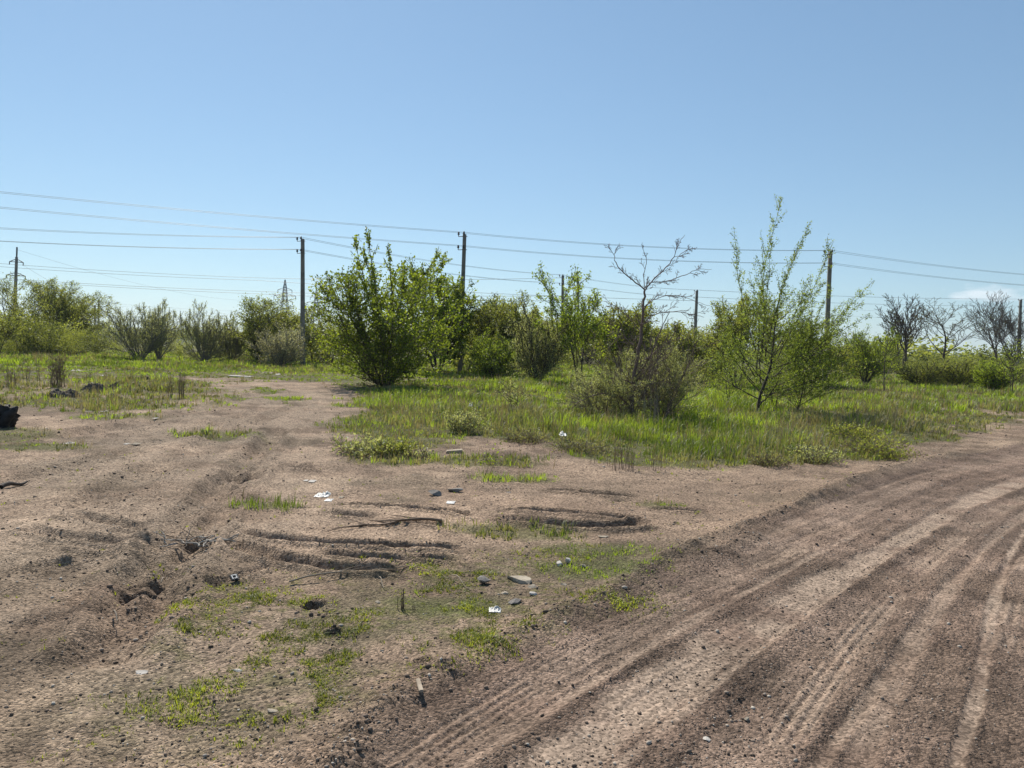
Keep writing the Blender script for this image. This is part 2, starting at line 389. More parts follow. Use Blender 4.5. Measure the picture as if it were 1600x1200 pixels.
# ------------------------------------------------------------------ ground sheet
def build_ground():
    wedge = R(47); da = .0024
    a_in = np.arange(-wedge, wedge + da / 2, da)
    a_out = np.linspace(wedge, 2 * math.pi - wedge, 150)[1:-1]
    A = np.concatenate([a_in, a_out])
    r = [0.4]
    while r[-1] < 3600:
        q = r[-1]; k = .08 if q < 1.9 else (.0034 if q < 14 else (.006 if q < 45 else .04)); r.append(q * (1 + k))
    Rr = np.array(r); nA = len(A); nR = len(Rr)
    AA, RR = np.meshgrid(A, Rr)
    jit = 0
    X = np.sin(AA) * RR; Y = np.cos(AA) * RR
    xf = X.ravel(); yf = Y.ravel()
    z, flat, rough = relief(xf, yf)
    grass, moss, road, track = masks(xf, yf)
    # base colour of the soil itself (patches of different earth, dust, moss)
    n1 = fbm(xf, yf, 2.5, 101)[:, None]; n2 = fbm(xf, yf, .5, 103)[:, None]; n3 = fbm(xf, yf, .09, 107)[:, None]; n4 = fbm(xf, yf, 9, 109)[:, None]
    def C(*c): return np.array([c])
    def mix(a, b, t): return a + (b - a) * t
    c = mix(C(.215,.156,.115), C(.345,.258,.190), ss(.3, .7, n1 * .5 + n2 * .5))
    c = mix(c, C(.29,.205,.150), ss(.5, .75, n4) * .7)
    c = mix(c, C(.155,.122,.088), ss(.48, .66, fbm(xf, yf, 1.1, 113)[:, None]) * .6)
    rc = mix(C(.192,.136,.105), C(.245,.178,.139), ss(.35, .65, n2 * .6 + n1 * .4))
    rc = mix(rc, C(.155,.112,.085), ss(.5, .7, fbm(xf, yf, .8, 117)[:, None]) * .7)
    c = mix(c, rc, road[:, None])
    skc, rsc = streaks(xf, yf); skc = skc[:, None]
    c = c * (1 + (skc - .5) * (.7 * road + .9 * rsc * (1 - road))[:, None])
    c = c * (.78 + .36 * ss(.3, .66, fbm(xf, yf, 1.0, 139, 3)[:, None]) + .06)
    c = c * (.86 + .28 * ss(.35, .62, fbm(xf, yf, .22, 131, 3)[:, None]))
    dust = (flat * ss(.25, .6, fbm(xf, yf, .35, 119)))[:, None]
    c = mix(c, C(.355,.275,.215), dust * .62 * road[:, None] + dust * .15)
    c = mix(c, C(.40,.315,.24), (rsc * (1 - road) * ss(.3, .6, fbm(xf, yf, .8, 135)))[:, None] * .45)
    pink = ss(-.3, .6, inpoly(xf, yf, [(850,720),(1280,740),(1230,790),(1100,840),(980,860),(780,850),(820,790),(700,760)]) + (n2[:, 0] - .5) * 1.5)[:, None]
    c = mix(c, C(.31,.23,.17), pink * .4)
    c = mix(c, C(.12,.095,.072), (np.clip(rough, 0, 1)[:, None]) * .5 * ss(.25, .5, n2))
    c = mix(c, C(.12,.125,.04), moss[:, None] * .6 * ss(.42, .6, fbm(xf, yf, .05, 141, 2)[:, None]))
    c = mix(c, C(.135,.125,.07), (ss(-.5, .5, inpoly(xf, yf, MOSS) + (n1[:, 0] - .5) * 2)[:, None]) * .35 * ss(.4, .6, fbm(xf, yf, .2, 133)[:, None]))
    g = mix(C(.075,.085,.03), C(.12,.14,.045), n2)
    c = mix(c, g, grass[:, None] * .8 * ss(.3, .6, fbm(xf, yf, .15, 137) + .35 * grass)[:, None])
    rr = np.hypot(xf, yf)[:, None]
    farc = mix(C(.045,.06,.025), C(.09,.10,.045), ss(.35, .65, fbm(xf, yf, 120, 121)[:, None]))
    farc = mix(farc, mix(C(.035,.055,.03), C(.11,.12,.07), ss(.42, .6, fbm(xf, yf, 420, 127)[:, None])), ss(500, 900, rr))
    c = mix(c, farc, ss(90, 180, rr))
    c = c * (.78 + .44 * n3) * (.90 - .07 * road[:, None]) * C(1.02, 1.0, .96)
    V = np.stack([xf, yf, z], 1)
    # rings are closed
    idx = np.arange(nR * nA).reshape(nR, nA)
    a = idx[:-1]; b = idx[1:]
    F = np.stack([a, b, np.roll(b, -1, 1), np.roll(a, -1, 1)], -1).reshape(-1, 4)[:, ::-1]
    V = np.vstack([V, [[0, 0, float(z[:nA].mean())]]]); c = np.vstack([c, c[:1]])
    grass = np.append(grass, 0); flat = np.append(flat, 0)
    i0 = idx[0]; T = np.stack([np.full(nA, nR * nA), i0, np.roll(i0, -1)], -1)[:, ::-1]
    m, n, l, p = mat_new('soil_and_turf')
    at1 = n.new('ShaderNodeAttribute'); at1.attribute_name = 'earth'
    at2 = n.new('ShaderNodeAttribute'); at2.attribute_name = 'flat'
    tc = n.new('ShaderNodeTexCoord')
    n1_ = n.new('ShaderNodeTexNoise'); n1_.inputs['Scale'].default_value = 38; n1_.inputs['Detail'].default_value = 7; n1_.inputs['Roughness'].default_value = .72
    l.new(tc.outputs['Object'], n1_.inputs['Vector'])
    vo = n.new('ShaderNodeTexVoronoi'); vo.inputs['Scale'].default_value = 70; vo.feature = 'F1'; l.new(tc.outputs['Object'], vo.inputs['Vector'])
    vo2 = n.new('ShaderNodeTexVoronoi'); vo2.inputs['Scale'].default_value = 150; l.new(tc.outputs['Object'], vo2.inputs['Vector'])
    sp = n.new('ShaderNodeMapRange'); sp.inputs['From Min'].default_value = .3; sp.inputs['From Max'].default_value = .7
    sp.inputs['To Min'].default_value = .6; sp.inputs['To Max'].default_value = 1.4; l.new(n1_.outputs['Fac'], sp.inputs['Value'])
    mu = n.new('ShaderNodeMixRGB'); mu.blend_type = 'MULTIPLY'; mu.inputs[0].default_value = 1
    l.new(at1.outputs['Color'], mu.inputs[1]); l.new(sp.outputs[0], mu.inputs[2])
    # pale and dark grit
    gr = n.new('ShaderNodeMixRGB'); gr.blend_type = 'OVERLAY'; gr.inputs[0].default_value = .5
    sepc = n.new('ShaderNodeSeparateColor'); l.new(vo.outputs['Color'], sepc.inputs[0])
    l.new(mu.outputs[0], gr.inputs[1]); l.new(sepc.outputs[0], gr.inputs[2])
    l.new(gr.outputs[0], p.inputs['Base Color'])
    p.inputs['Roughness'].default_value = .95; p.inputs['Specular IOR Level'].default_value = .12
    sub = n.new('ShaderNodeMath'); sub.operation = 'MULTIPLY_ADD'; sub.inputs[1].default_value = -.6
    l.new(vo.outputs['Distance'], sub.inputs[0]); l.new(n1_.outputs['Fac'], sub.inputs[2])
    s2 = n.new('ShaderNodeMath'); s2.operation = 'MULTIPLY_ADD'; s2.inputs[1].default_value = -.3
    l.new(vo2.outputs['Distance'], s2.inputs[0]); l.new(sub.outputs[0], s2.inputs[2])
    st = n.new('ShaderNodeMapRange'); st.inputs['To Min'].default_value = .7; st.inputs['To Max'].default_value = .22; l.new(at2.outputs['Fac'], st.inputs['Value'])
    bp = n.new('ShaderNodeBump'); bp.inputs['Distance'].default_value = .03; l.new(st.outputs[0], bp.inputs['Strength'])
    l.new(s2.outputs[0], bp.inputs['Height']); l.new(bp.outputs[0], p.inputs['Normal'])
    o = mesh_np('ground', V, [F, T], m, attrs={'earth': np.clip(c, .01, .9), 'flat': flat}, smooth=True)
    tag(o, kind='structure')
build_ground()

# ------------------------------------------------------------------ grit, pebbles and grass
rng = np.random.default_rng(7)
ICO_V = np.array([(0,0,1),(.894,0,.447),(.276,.851,.447),(-.724,.526,.447),(-.724,-.526,.447),(.276,-.851,.447),(.724,.526,-.447),(-.276,.851,-.447),(-.894,0,-.447),(-.276,-.851,-.447),(.724,-.526,-.447),(0,0,-1)])
ICO_F = np.array([(0,1,2),(0,2,3),(0,3,4),(0,4,5),(0,5,1),(1,6,2),(2,7,3),(3,8,4),(4,9,5),(5,10,1),(2,6,7),(3,7,8),(4,8,9),(5,9,10),(1,10,6),(6,11,7),(7,11,8),(8,11,9),(9,11,10),(10,11,6)])
def scatter_polar(n, r0, r1, half, power=1.0, rg=rng):
    """density falls with distance"""
    u = rg.random(n); e = 2 - power
    r = (r0 ** e + u * (r1 ** e - r0 ** e)) ** (1 / e) if abs(e) > 1e-6 else r0 * (r1 / r0) ** u
    a = (rg.random(n) * 2 - 1) * half
    return np.sin(a) * r, np.cos(a) * r
def mat_rnd(name, cols, rough=.9):
    m, n, l, p = mat_new(name)
    a = n.new('ShaderNodeAttribute'); a.attribute_name = 'rnd'
    cr = n.new('ShaderNodeValToRGB'); el = cr.color_ramp.elements
    while len(el) < len(cols): el.new(.5)
    for k, (e, c) in enumerate(zip(el, cols)): e.position = k / (len(cols) - 1); e.color = (*c, 1)
    l.new(a.outputs['Fac'], cr.inputs[0]); l.new(cr.outputs[0], p.inputs['Base Color'])
    p.inputs['Roughness'].default_value = rough; p.inputs['Specular IOR Level'].default_value = .15
    return m
def build_grit():
    N = 110000
    x, y = scatter_polar(N, 2.3, 22, R(46), 1.75)
    road = ss(-.1, .1, inpoly(x, y, ROAD))
    band = np.maximum(ss(.6, .2, line_coords(x, y, smooth_line(polyline([(950,1230),(1080,1130),(1200,1030),(1300,940),(1420,860),(1520,805)])), 1)[0] / 1.0), 0)
    gm, mo, _, _ = masks(x, y)
    prob = .22 + .36 * ss(.45, .62, fbm(x, y, .9, 201)) + .7 * band
    z, flat, rough = relief(x, y)
    prob = prob + rough * .6 - flat * .5 - gm * .6 + .25 * ss(.5, .6, fbm(x, y, .3, 205))
    k = rng.random(N) < np.clip(prob, .02, 1); x = x[k]; y = y[k]; z = z[k]; rough = rough[k]; n = len(x)
    s = .0018 + .0036 * rng.random(n) ** 3 + .008 * (rng.random(n) ** 26); s *= 1 + .06 * np.hypot(x, y); s *= 1 + 1.2 * rough * rng.random(n)
    d = rng.random((n, 1, 3)) * .0 + ICO_V[None] * (1 + (rng.random((n, 12, 1)) - .5) * .5)
    sc = s[:, None, None] * (np.array([1, .8, .6]) * (.7 + .6 * rng.random((n, 1, 3))))
    P = d * sc; a = rng.random(n) * 6.28; ca, sa = np.cos(a)[:, None], np.sin(a)[:, None]
    V = np.stack([P[..., 0] * ca - P[..., 1] * sa + x[:, None], P[..., 0] * sa + P[..., 1] * ca + y[:, None], P[..., 2] + z[:, None] + s[:, None] * .25], -1)
    F = (ICO_F[None] + np.arange(n)[:, None, None] * 12).reshape(-1, 3)
    rn = rng.random(n) ** 1.5
    m = mat_rnd('grit', [(.075,.058,.045), (.15,.11,.085), (.22,.165,.125), (.28,.22,.17), (.50,.45,.38)])
    o = mesh_np('gravel', V.reshape(-1, 3), [F], m, attrs={'rnd': np.repeat(rn, 12)})
    tag(o, 'loose grit, small pebbles and clods strewn over the dirt ground', 'gravel', kind='stuff')
build_grit()

def blades(x, y, z, h, w, lean, az, rn, name, mat, label, cat, face=None):
    n = len(x)
    dx, dy = np.cos(az), np.sin(az); sx, sy = -dy, dx
    base = np.stack([x, y, z], 1); S = np.stack([sx, sy, np.zeros(n)], 1) * (w / 2)[:, None]
    mid = base + np.stack([dx * lean * h * .35, dy * lean * h * .35, h * .6], 1)
    tip = base + np.stack([dx * lean * h, dy * lean * h, h * (1 - .25 * lean)], 1)
    V = np.stack([base - S, base + S, mid + S * .8, mid - S * .8, tip], 1).reshape(-1, 3)
    i = np.arange(n)[:, None] * 5
    o = mesh_np(name, V, [i + np.array([[0, 1, 2, 3]]), i + np.array([[3, 2, 4]])], mat, attrs={'rnd': np.repeat(rn, 5)})
    return tag(o, label, cat, kind='stuff')
def tufts(nt, per, r0, r1, power, spread, keep, hfun, wfun, rnfun, name, mat, label, cat, seed, leanmax=.7):
    rg = np.random.default_rng(seed)
    x, y = scatter_polar(nt, r0, r1, R(44), power, rg)
    k = rg.random(nt) < keep(x, y); x = x[k]; y = y[k]; n = len(x)
    hh = hfun(x, y) * (.7 + .6 * rg.random(n)); rt = rnfun(x, y)
    X = np.repeat(x, per); Yy = np.repeat(y, per); az = rg.random(n * per) * 6.283; rad = rg.random(n * per) ** .7
    sp = np.repeat(spread * (.5 + hh / .3 * .6), per)
    X = X + np.cos(az) * rad * sp; Yy = Yy + np.sin(az) * rad * sp
    z = relief(X, Yy, fine=False)[0] - .01
    h = np.repeat(hh, per) * (.45 + .75 * rg.random(n * per)); w = wfun(X, Yy) * (.6 + .8 * rg.random(n * per))
    lean = rad * leanmax * (.4 + .9 * rg.random(n * per))
    rn = np.clip(np.repeat(rt, per) + (rg.random(n * per) - .5) * .4, 0, 1)
    return blades(X, Yy, z, h, w, lean, az, rn, name, mat, label, cat)

def lushfield(x, y): return masks(x, y)[0]
DARKR = [(1230,640),(1330,640),(1440,690),(1400,715),(1300,722),(1230,690)]
def dryness(x, y):
    d = ss(.48, .62, fbm(x, y, 2.2, 301)) * .75
    d = np.maximum(d, .85 * ss(-1, .5, inpoly(x, y, [(1200,690),(1240,655),(1330,640),(1460,650),(1700,640),(1700,680),(1440,715),(1300,730),(1200,735)]) + (fbm(x, y, 1, 303) - .5) * 2))
    d = np.maximum(d, .7 * ss(-.5, .5, inpoly(x, y, [(540,640),(640,660),(740,650),(860,665),(960,690),(1000,735),(900,712),(700,690),(600,720),(520,700)]) + (fbm(x, y, 1, 305) - .5) * 2))
    d = np.maximum(d, .75 * ss(-.5, .5, inpoly(x, y, LEFTWEED)))
    return d
def hgrass(x, y):
    h = .10 + .22 * ss(.3, .7, fbm(x, y, 1.8, 307))
    edge = np.maximum(ss(-.2, 2.2, inpoly(x, y, LUSH)), ss(-.5, .5, inpoly(x, y, LEFTWEED))); y40 = ss(30, 40, y)
    h = h * np.maximum(.35 + .65 * edge, y40)
    h = np.where(inpoly(x, y, LEFTWEED) > -1, h * (.35 + .6 * vn(x, y, 1.1, 83)), h)
    return h
tufts(52000, 11, 5, 75, 1.35, .10, lambda x, y: np.clip(masks(x, y)[0] * (1 - dryness(x, y)) * 1.25, 0, 1), hgrass,
      lambda x, y: .003 + .0005 * np.hypot(x, y), lambda x, y: ss(.25, .75, fbm(x, y, 1.1, 311)), 'grass', M_GRASS,
      'bright green spring grass growing under the trees', 'grass', 11, .95)
tufts(42000, 9, 5, 75, 1.35, .12, lambda x, y: np.clip(masks(x, y)[0] * (dryness(x, y) + .12) * 1.2, 0, 1), lambda x, y: hgrass(x, y) * .9,
      lambda x, y: .005 + .0007 * np.hypot(x, y), lambda x, y: ss(.25, .75, fbm(x, y, .8, 313)), 'weeds', M_GRASS_DRY,
      'grey-green weeds and wormwood mixed into the grass', 'weeds', 12, 1.0)
tufts(24000, 3, 7, 60, 1.4, .08, lambda x, y: np.clip(masks(x, y)[0] * (.25 + dryness(x, y)), 0, 1), lambda x, y: hgrass(x, y) * 1.3 + .05,
      lambda x, y: .002 + .0004 * np.hypot(x, y), lambda x, y: ss(.2, .8, fbm(x, y, .8, 317)), 'dead_grass', M_STRAW,
      'thin dead straw stems standing among the green grass', 'dead grass', 13, .5)
# low sprouts in the thin mossy patches of the foreground
tufts(170000, 6, 2.6, 12, 1.4, .03, lambda x, y: np.clip(masks(x, y)[1] * 1.1, 0, 1) * ss(.34, .52, fbm(x, y, .35, 77)) + .012 * (1 - masks(x, y)[2]), lambda x, y: (.012 + .024 * ss(.4, .8, fbm(x, y, .3, 319))),
      lambda x, y: .0026 + .0007 * np.hypot(x, y), lambda x, y: ss(.3, .7, fbm(x, y, .25, 321)), 'sprouting_grass', mat_leaf('sprout', (.14,.16,.035), (.30,.34,.06), .45),
      'thin low sprouts greening the bare ground of the foreground', 'ground cover', 14, 1.3)

# ------------------------------------------------------------------ trees
def unit(v):
    return v / (np.linalg.norm(v) + 1e-9)
class Plant:
    def __init__(s, seed):
        s.rg = np.random.default_rng(seed); s.br = []; s.lp = []; s.ld = []
    def grow(s, p, d, L, r, lvl, P):
        rg = s.rg; lv = P['lv'][lvl]; n = lv.get('n', 6); last = lvl == len(P['lv']) - 1
        pts = [p]; d = unit(d); step = L / n; w = lv.get('wander', .12); up = lv.get('up', .05); wind = P.get('wind', np.zeros(3))
        for i in range(n):
            d = unit(d + rg.normal(0, w, 3) + np.array([0, 0, up]) + wind * (.1 + lvl * .55)); pts.append(pts[-1] + d * step)
        pts = np.array(pts); tip = lv.get('tip', .25)
        rad = r * (1 - (1 - tip) * np.linspace(0, 1, n + 1) ** .9)
        s.br.append((pts, rad, lvl))
        if lvl >= P.get('leaf_lvl', 1):
            sp = P['leaf_sp']; f0 = P.get('leaf_from', .15) if lvl > 0 else .5
            k = int(L * (1 - f0) / sp * (1 if last else .5)) + 1
            t = f0 + (1 - f0) * rg.random(k); q = t * n; i = np.minimum(q.astype(int), n - 1); f = (q - i)[:, None]
            pos = pts[i] * (1 - f) + pts[i + 1] * f; dr = pts[i + 1] - pts[i]; dr /= np.linalg.norm(dr, axis=1)[:, None] + 1e-9
            keep = rg.random(k) < P.get('leaf_p', 1.0)
            if P.get('leaf_off'): pos = pos + rg.normal(0, P['leaf_off'], pos.shape)
            s.lp.append(pos[keep]); s.ld.append(dr[keep])
        if last: return
        nc = lv['kids']; nc = rg.integers(nc[0], nc[1] + 1)
        t0 = lv.get('from', .25); ph = rg.random() * 6.28
        for j in range(nc):
            t = t0 + (1 - t0) * (j + rg.random()) / nc; q = t * n; i = min(int(q), n - 1); f = q - i
            pp = pts[i] * (1 - f) + pts[i + 1] * f; dd = unit(pts[i + 1] - pts[i])
            ph += 2.4 + rg.normal(0, .4); a = unit(np.cross(dd, [.3, .2, 1.0])); b = np.cross(dd, a)
            side = a * math.cos(ph) + b * math.sin(ph); ang = R(rg.uniform(*lv['ang']))
            nd = dd * math.cos(ang) + side * math.sin(ang)
            ll = L * rg.uniform(*lv['lr']) * (1 - lv.get('fall', .45) * (t - t0) / (1 - t0 + 1e-6))
            rr = max(np.interp(q, range(n + 1), rad) * lv.get('rr', .55), P.get('rmin', .003))
            s.grow(pp, nd, ll, rr, lvl + 1, P)
    def fit(s, H, W, lowcut=None, D=None):
        allp = np.concatenate([b[0] for b in s.br]); z1 = np.percentile(allp[:, 2], 99.8)
        x0, x1 = np.percentile(allp[:, 0], [3, 97]); y0, y1 = np.percentile(allp[:, 1], [3, 97])
        fx = W / (x1 - x0); fy = (D or W) / (y1 - y0); fz = H / z1; f = np.array([fx, fy, fz])
        s.br = [(b * f, r, l) for b, r, l in s.br]; s.lp = [q * f for q in s.lp]
        s.f = f; return s
    def tubes(s, sides=(7, 5, 4, 3, 3), minr=0, keep=lambda l: True):
        V = []; F = []; off = 0
        for pts, rad, lvl in s.br:
            if not keep(lvl): continue
            k = sides[min(lvl, len(sides) - 1)]; n = len(pts)
            t = np.gradient(pts, axis=0); t /= np.linalg.norm(t, axis=1)[:, None] + 1e-9
            a = np.cross(t, np.array([.31, .12, .94]) if abs(t[0, 2]) < .9 else np.array([1., .1, 0])); a /= np.linalg.norm(a, axis=1)[:, None] + 1e-9
            b = np.cross(t, a); th = np.arange(k) * 2 * math.pi / k
            rr = np.maximum(rad, minr)[:, None, None]
            ring = pts[:, None] + (a[:, None] * np.cos(th)[None, :, None] + b[:, None] * np.sin(th)[None, :, None]) * rr
            V.append(ring.reshape(-1, 3)); i = off + np.arange(n * k).reshape(n, k)
            F.append(np.stack([i[:-1], np.roll(i[:-1], -1, 1), np.roll(i[1:], -1, 1), i[1:]], -1).reshape(-1, 4)); off += n * k
        if not V: return None
        return np.concatenate(V), np.concatenate(F)
    def leaves(s, size, aspect=.55, cap=None, zmin=.05, droop=.2, align=.7):
        p = np.concatenate(s.lp); d = np.concatenate(s.ld); rg = s.rg
        k = p[:, 2] > zmin; p = p[k]; d = d[k]
        if cap and len(p) > cap: i = rg.permutation(len(p))[:cap]; p = p[i]; d = d[i]
        n = len(p); ax = d * align + rg.normal(0, .6, (n, 3)); ax[:, 2] -= droop; ax /= np.linalg.norm(ax, axis=1)[:, None]
        sd = np.cross(ax, rg.normal(0, 1, (n, 3))); sd /= np.linalg.norm(sd, axis=1)[:, None] + 1e-9
        nn = np.cross(ax, sd)
        L = (size * (.55 + .8 * rg.random(n)))[:, None]; W = L * aspect
        base = p; tip = p + ax * L; m = p + ax * L * .45
        V = np.stack([base, m + sd * W / 2 + nn * L * .10, tip, m - sd * W / 2 + nn * L * .10], 1).reshape(-1, 3)
        F = np.arange(n * 4).reshape(n, 4)
        cl = fbm(p[:, 0] + p[:, 2] * .7, p[:, 1] - p[:, 2] * .5, max(size * 7, .4), 71, 2)
        rn = np.clip(.5 + (cl - .5) * 1.6 + (rg.random(n) - .5) * .6, 0, 1)
        return V, F, np.repeat(rn, 4)

def P_of(kind):
    if kind == 'maple': return dict(stems=(7, 30), leaf_lvl=1, leaf_sp=.045, leaf_off=.05, rmin=.004, lv=[
        dict(n=9, wander=.07, up=.07, kids=(9, 12), ang=(25, 60), lr=(.35, .6), **{'from': .06}, rr=.5, fall=.5),
        dict(n=6, wander=.12, up=.07, kids=(6, 9), ang=(25, 60), lr=(.35, .6), rr=.5), dict(n=4, wander=.15, up=.05)])
    if kind == 'elm': return dict(stems=(3, 16), leaf_lvl=1, leaf_sp=.036, leaf_off=.012, rmin=.003, wind=np.array([.022, 0, 0]), lv=[
        dict(n=10, wander=.05, up=.05, kids=(13, 17), ang=(25, 55), lr=(.35, .62), **{'from': .14}, rr=.5, fall=.35),
        dict(n=8, wander=.06, up=.08, kids=(6, 9), ang=(20, 42), lr=(.3, .55), **{'from': .1}, rr=.5), dict(n=5, wander=.08, up=.06)])
    if kind == 'shrub': return dict(stems=(12, 48), leaf_lvl=1, leaf_sp=.05, leaf_off=.02, rmin=.004, lv=[
        dict(n=7, wander=.08, up=.05, kids=(8, 11), ang=(25, 60), lr=(.38, .65), **{'from': .08}, rr=.55),
        dict(n=5, wander=.1, up=.08, kids=(4, 6), ang=(15, 40), lr=(.35, .6), rr=.6), dict(n=4, wander=.1, up=.06)])
    if kind == 'tree': return dict(stems=(2, 12), leaf_lvl=2, leaf_sp=.05, leaf_off=.05, rmin=.006, lv=[
        dict(n=8, wander=.07, up=.04, kids=(8, 11), ang=(25, 60), lr=(.4, .65), **{'from': .28}, rr=.55, fall=.35),
        dict(n=6, wander=.1, up=.1, kids=(6, 8), ang=(20, 50), lr=(.35, .6), rr=.55), dict(n=5, wander=.12, up=.08, kids=(2, 4), ang=(20, 40), lr=(.4, .6), rr=.6), dict(n=3, wander=.1)])
    if kind == 'bare': return dict(stems=(2, 14), leaf_lvl=3, leaf_sp=.12, leaf_off=.03, rmin=.008, lv=[
        dict(n=8, wander=.07, up=.03, kids=(9, 12), ang=(25, 50), lr=(.5, .8), **{'from': .3}, rr=.6, fall=.35),
        dict(n=7, wander=.1, up=.1, kids=(6, 8), ang=(20, 42), lr=(.35, .6), rr=.6), dict(n=5, wander=.12, up=.09, kids=(4, 5), ang=(18, 38), lr=(.45, .7), rr=.7), dict(n=4, wander=.12, up=.05)])
    if kind == 'sapling': return dict(stems=(1, 4), leaf_lvl=1, leaf_sp=.04, leaf_off=.02, rmin=.003, lv=[
        dict(n=8, wander=.04, up=.05, kids=(12, 15), ang=(30, 60), lr=(.28, .45), **{'from': .25}, rr=.5, fall=.6),
        dict(n=5, wander=.1, up=.1, kids=(4, 6), ang=(20, 45), lr=(.35, .55), rr=.6), dict(n=3, wander=.1, up=.06)])
def gen(kind, seed, H, W, stems=None, spread=None, lean=(0, 0), r0=None, D=None, **kw):
    P = P_of(kind); P.update(kw); pl = Plant(seed); rg = pl.rg
    ns, sp = P['stems']; ns = stems or ns; sp = spread if spread is not None else sp
    r0 = r0 or .012 * H
    for i in range(ns):
        th = 6.283 * (i + rg.random() * .7) / ns; a = R(sp * (.35 + .65 * rg.random())) if ns > 1 else R(sp * .4)
        d = np.array([math.cos(th) * math.sin(a) + lean[0], math.sin(th) * math.sin(a) + lean[1], math.cos(a)])
        off = np.array([math.cos(th), math.sin(th), 0]) * (.05 * H * .35 if ns > 1 else 0)
        pl.grow(off + np.array([0, 0, -.08]), d, H * rg.uniform(.62, .9), r0 * (1 if ns == 1 else rg.uniform(.5, 1)), 0, P)
    return pl.fit(H, W, D=D)
def merge(a, b, shift=(0, 0, 0)):
    sh = np.array(shift, float); a.br += [(q + sh, r, l) for q, r, l in b.br]; a.lp += [q + sh for q in b.lp]; a.ld += b.ld; return a
def place_plant(name, pl, pos, leafmat, bark, size, label, cat, group=None, cap=None, aspect=.55, zmin=.05, minr=.004, sides=(7, 5, 4, 3, 3), crown='crown', trunk='trunk'):
    x, y = pos; o = empty(name, (x, y, gz(x, y)), label, cat, group)
    t = pl.tubes(sides, minr)
    mesh_np(trunk, t[0], [t[1]], bark, o, smooth=True)
    if leafmat is not None:
        V, F, rn = pl.leaves(size, aspect, cap, zmin)
        mesh_np(crown, V, [F], leafmat, o, attrs={'rnd': rn})
    return o
def span(px0, px1, ptop, pbase, pxb=None):
    """position, height and width in metres from the photo's pixels"""
    xb = pxb if pxb is not None else (px0 + px1) / 2
    p = at(xb, pbase); Y = p[1]
    H = float(at_depth(xb, ptop, Y)[2]) - gz(*p); W = (px1 - px0) / 1200 * Y
    return p, H, W

# the big leafy bush on the left of the clearing
p, H, W = span(512, 690, 362, 603, 600)
pl = gen('maple', 21, H * .80, W, stems=9, spread=40, leaf_sp=.018, leaf_p=.95)
merge(pl, gen('maple', 23, H * .56, W * .95, stems=6, spread=50, leaf_sp=.036))
merge(pl, gen('maple', 24, H * .20, W * .40, stems=6, spread=60, leaf_sp=.05))
# long leading shoots above the crown
def shoots(pl, base, tops, r=.03, leaf_sp=.05, wob=.02, kids=8, kl=.35, seedp=None):
    rg = pl.rg
    for b, t in zip(base, tops):
        b = np.array(b, float); t = np.array(t, float); L = np.linalg.norm(t - b); n = 12
        s_ = np.linspace(0, 1, n + 1)[:, None]; bow = np.array([0, 0, 1.]) * 0 + unit(np.cross(t - b, rg.normal(0, 1, 3))) * L * .05
        pts = b + (t - b) * s_ + bow * np.sin(s_ * math.pi) + rg.normal(0, L * wob * .3, (n + 1, 3)) * s_
        pl.br.append((pts, r * (1 - .85 * s_[:, 0]), 1))
        for k in range(kids):
            i = rg.integers(3, n); dd = unit(pts[i] - pts[i - 1]); sdv = unit(np.cross(dd, rg.normal(0, 1, 3)))
            nd = unit(dd + sdv * rg.uniform(.4, .9)); ll = L * kl * rg.uniform(.4, 1) * (1 - i / n * .6)
            q = pts[i] + np.linspace(0, 1, 5)[:, None] * nd * ll + np.array([0, 0, 1]) * (np.linspace(0, 1, 5)[:, None] ** 2) * ll * .2
            pl.br.append((q, np.linspace(r * .35, r * .12, 5), 2))
            m = int(ll / leaf_sp) + 1; u = rg.random(m)[:, None]; pl.lp.append(q[0] + (q[-1] - q[0]) * u + rg.normal(0, .03, (m, 3))); pl.ld.append(np.repeat(nd[None], m, 0))
        m = int(L * .75 / leaf_sp); u = .25 + .75 * rg.random(m); i = np.minimum((u * n).astype(int), n - 1); f = (u * n - i)[:, None]
        pl.lp.append(pts[i] * (1 - f) + pts[i + 1] * f + rg.normal(0, .035, (m, 3))); pl.ld.append((pts[i + 1] - pts[i]) / (L / n))
def loc(px, py, p, dy=0):
    """photo pixel -> coordinates local to a plant at p, in the plant's own depth (plus dy)"""
    q = at_depth(px, py, p[1] + dy); return q - np.array([p[0], p[1], 0])
shoots(pl, [loc(600,560,p), loc(605,560,p,.3), loc(615,540,p,-.3), loc(620,540,p,.2), loc(580,540,p,-.4), loc(630,520,p,.4), loc(590,550,p,.1)],
       [loc(572,356,p), loc(552,372,p,.2), loc(606,384,p,-.2), loc(636,412,p,.5), loc(540,428,p,-.5), loc(686,392,p,.5), loc(566,385,p,.5)], .04, .02, kids=16, kl=.24)
place_plant('leafy_bush', pl, p, M_MAPLE, M_BARK, .088, 'big dark leafy bush-like tree at the end of the dirt track', 'tree', aspect=.75, sides=(6, 4, 3, 3), minr=.008)

p, H, W = span(640, 742, 400, 583, 684)
pl = gen('maple', 22, H, W, stems=6, spread=30, leaf_sp=.014)
shoots(pl, [loc(690,520,p)], [loc(738,442,p)], .03, .05)
place_plant('maple_tree', pl, p, M_MAPLE, M_BARK, .12, 'darker leafy tree just right of the big bush, left of the leaning middle pole', 'tree', aspect=.75, sides=(6, 4, 3, 3), minr=.01)

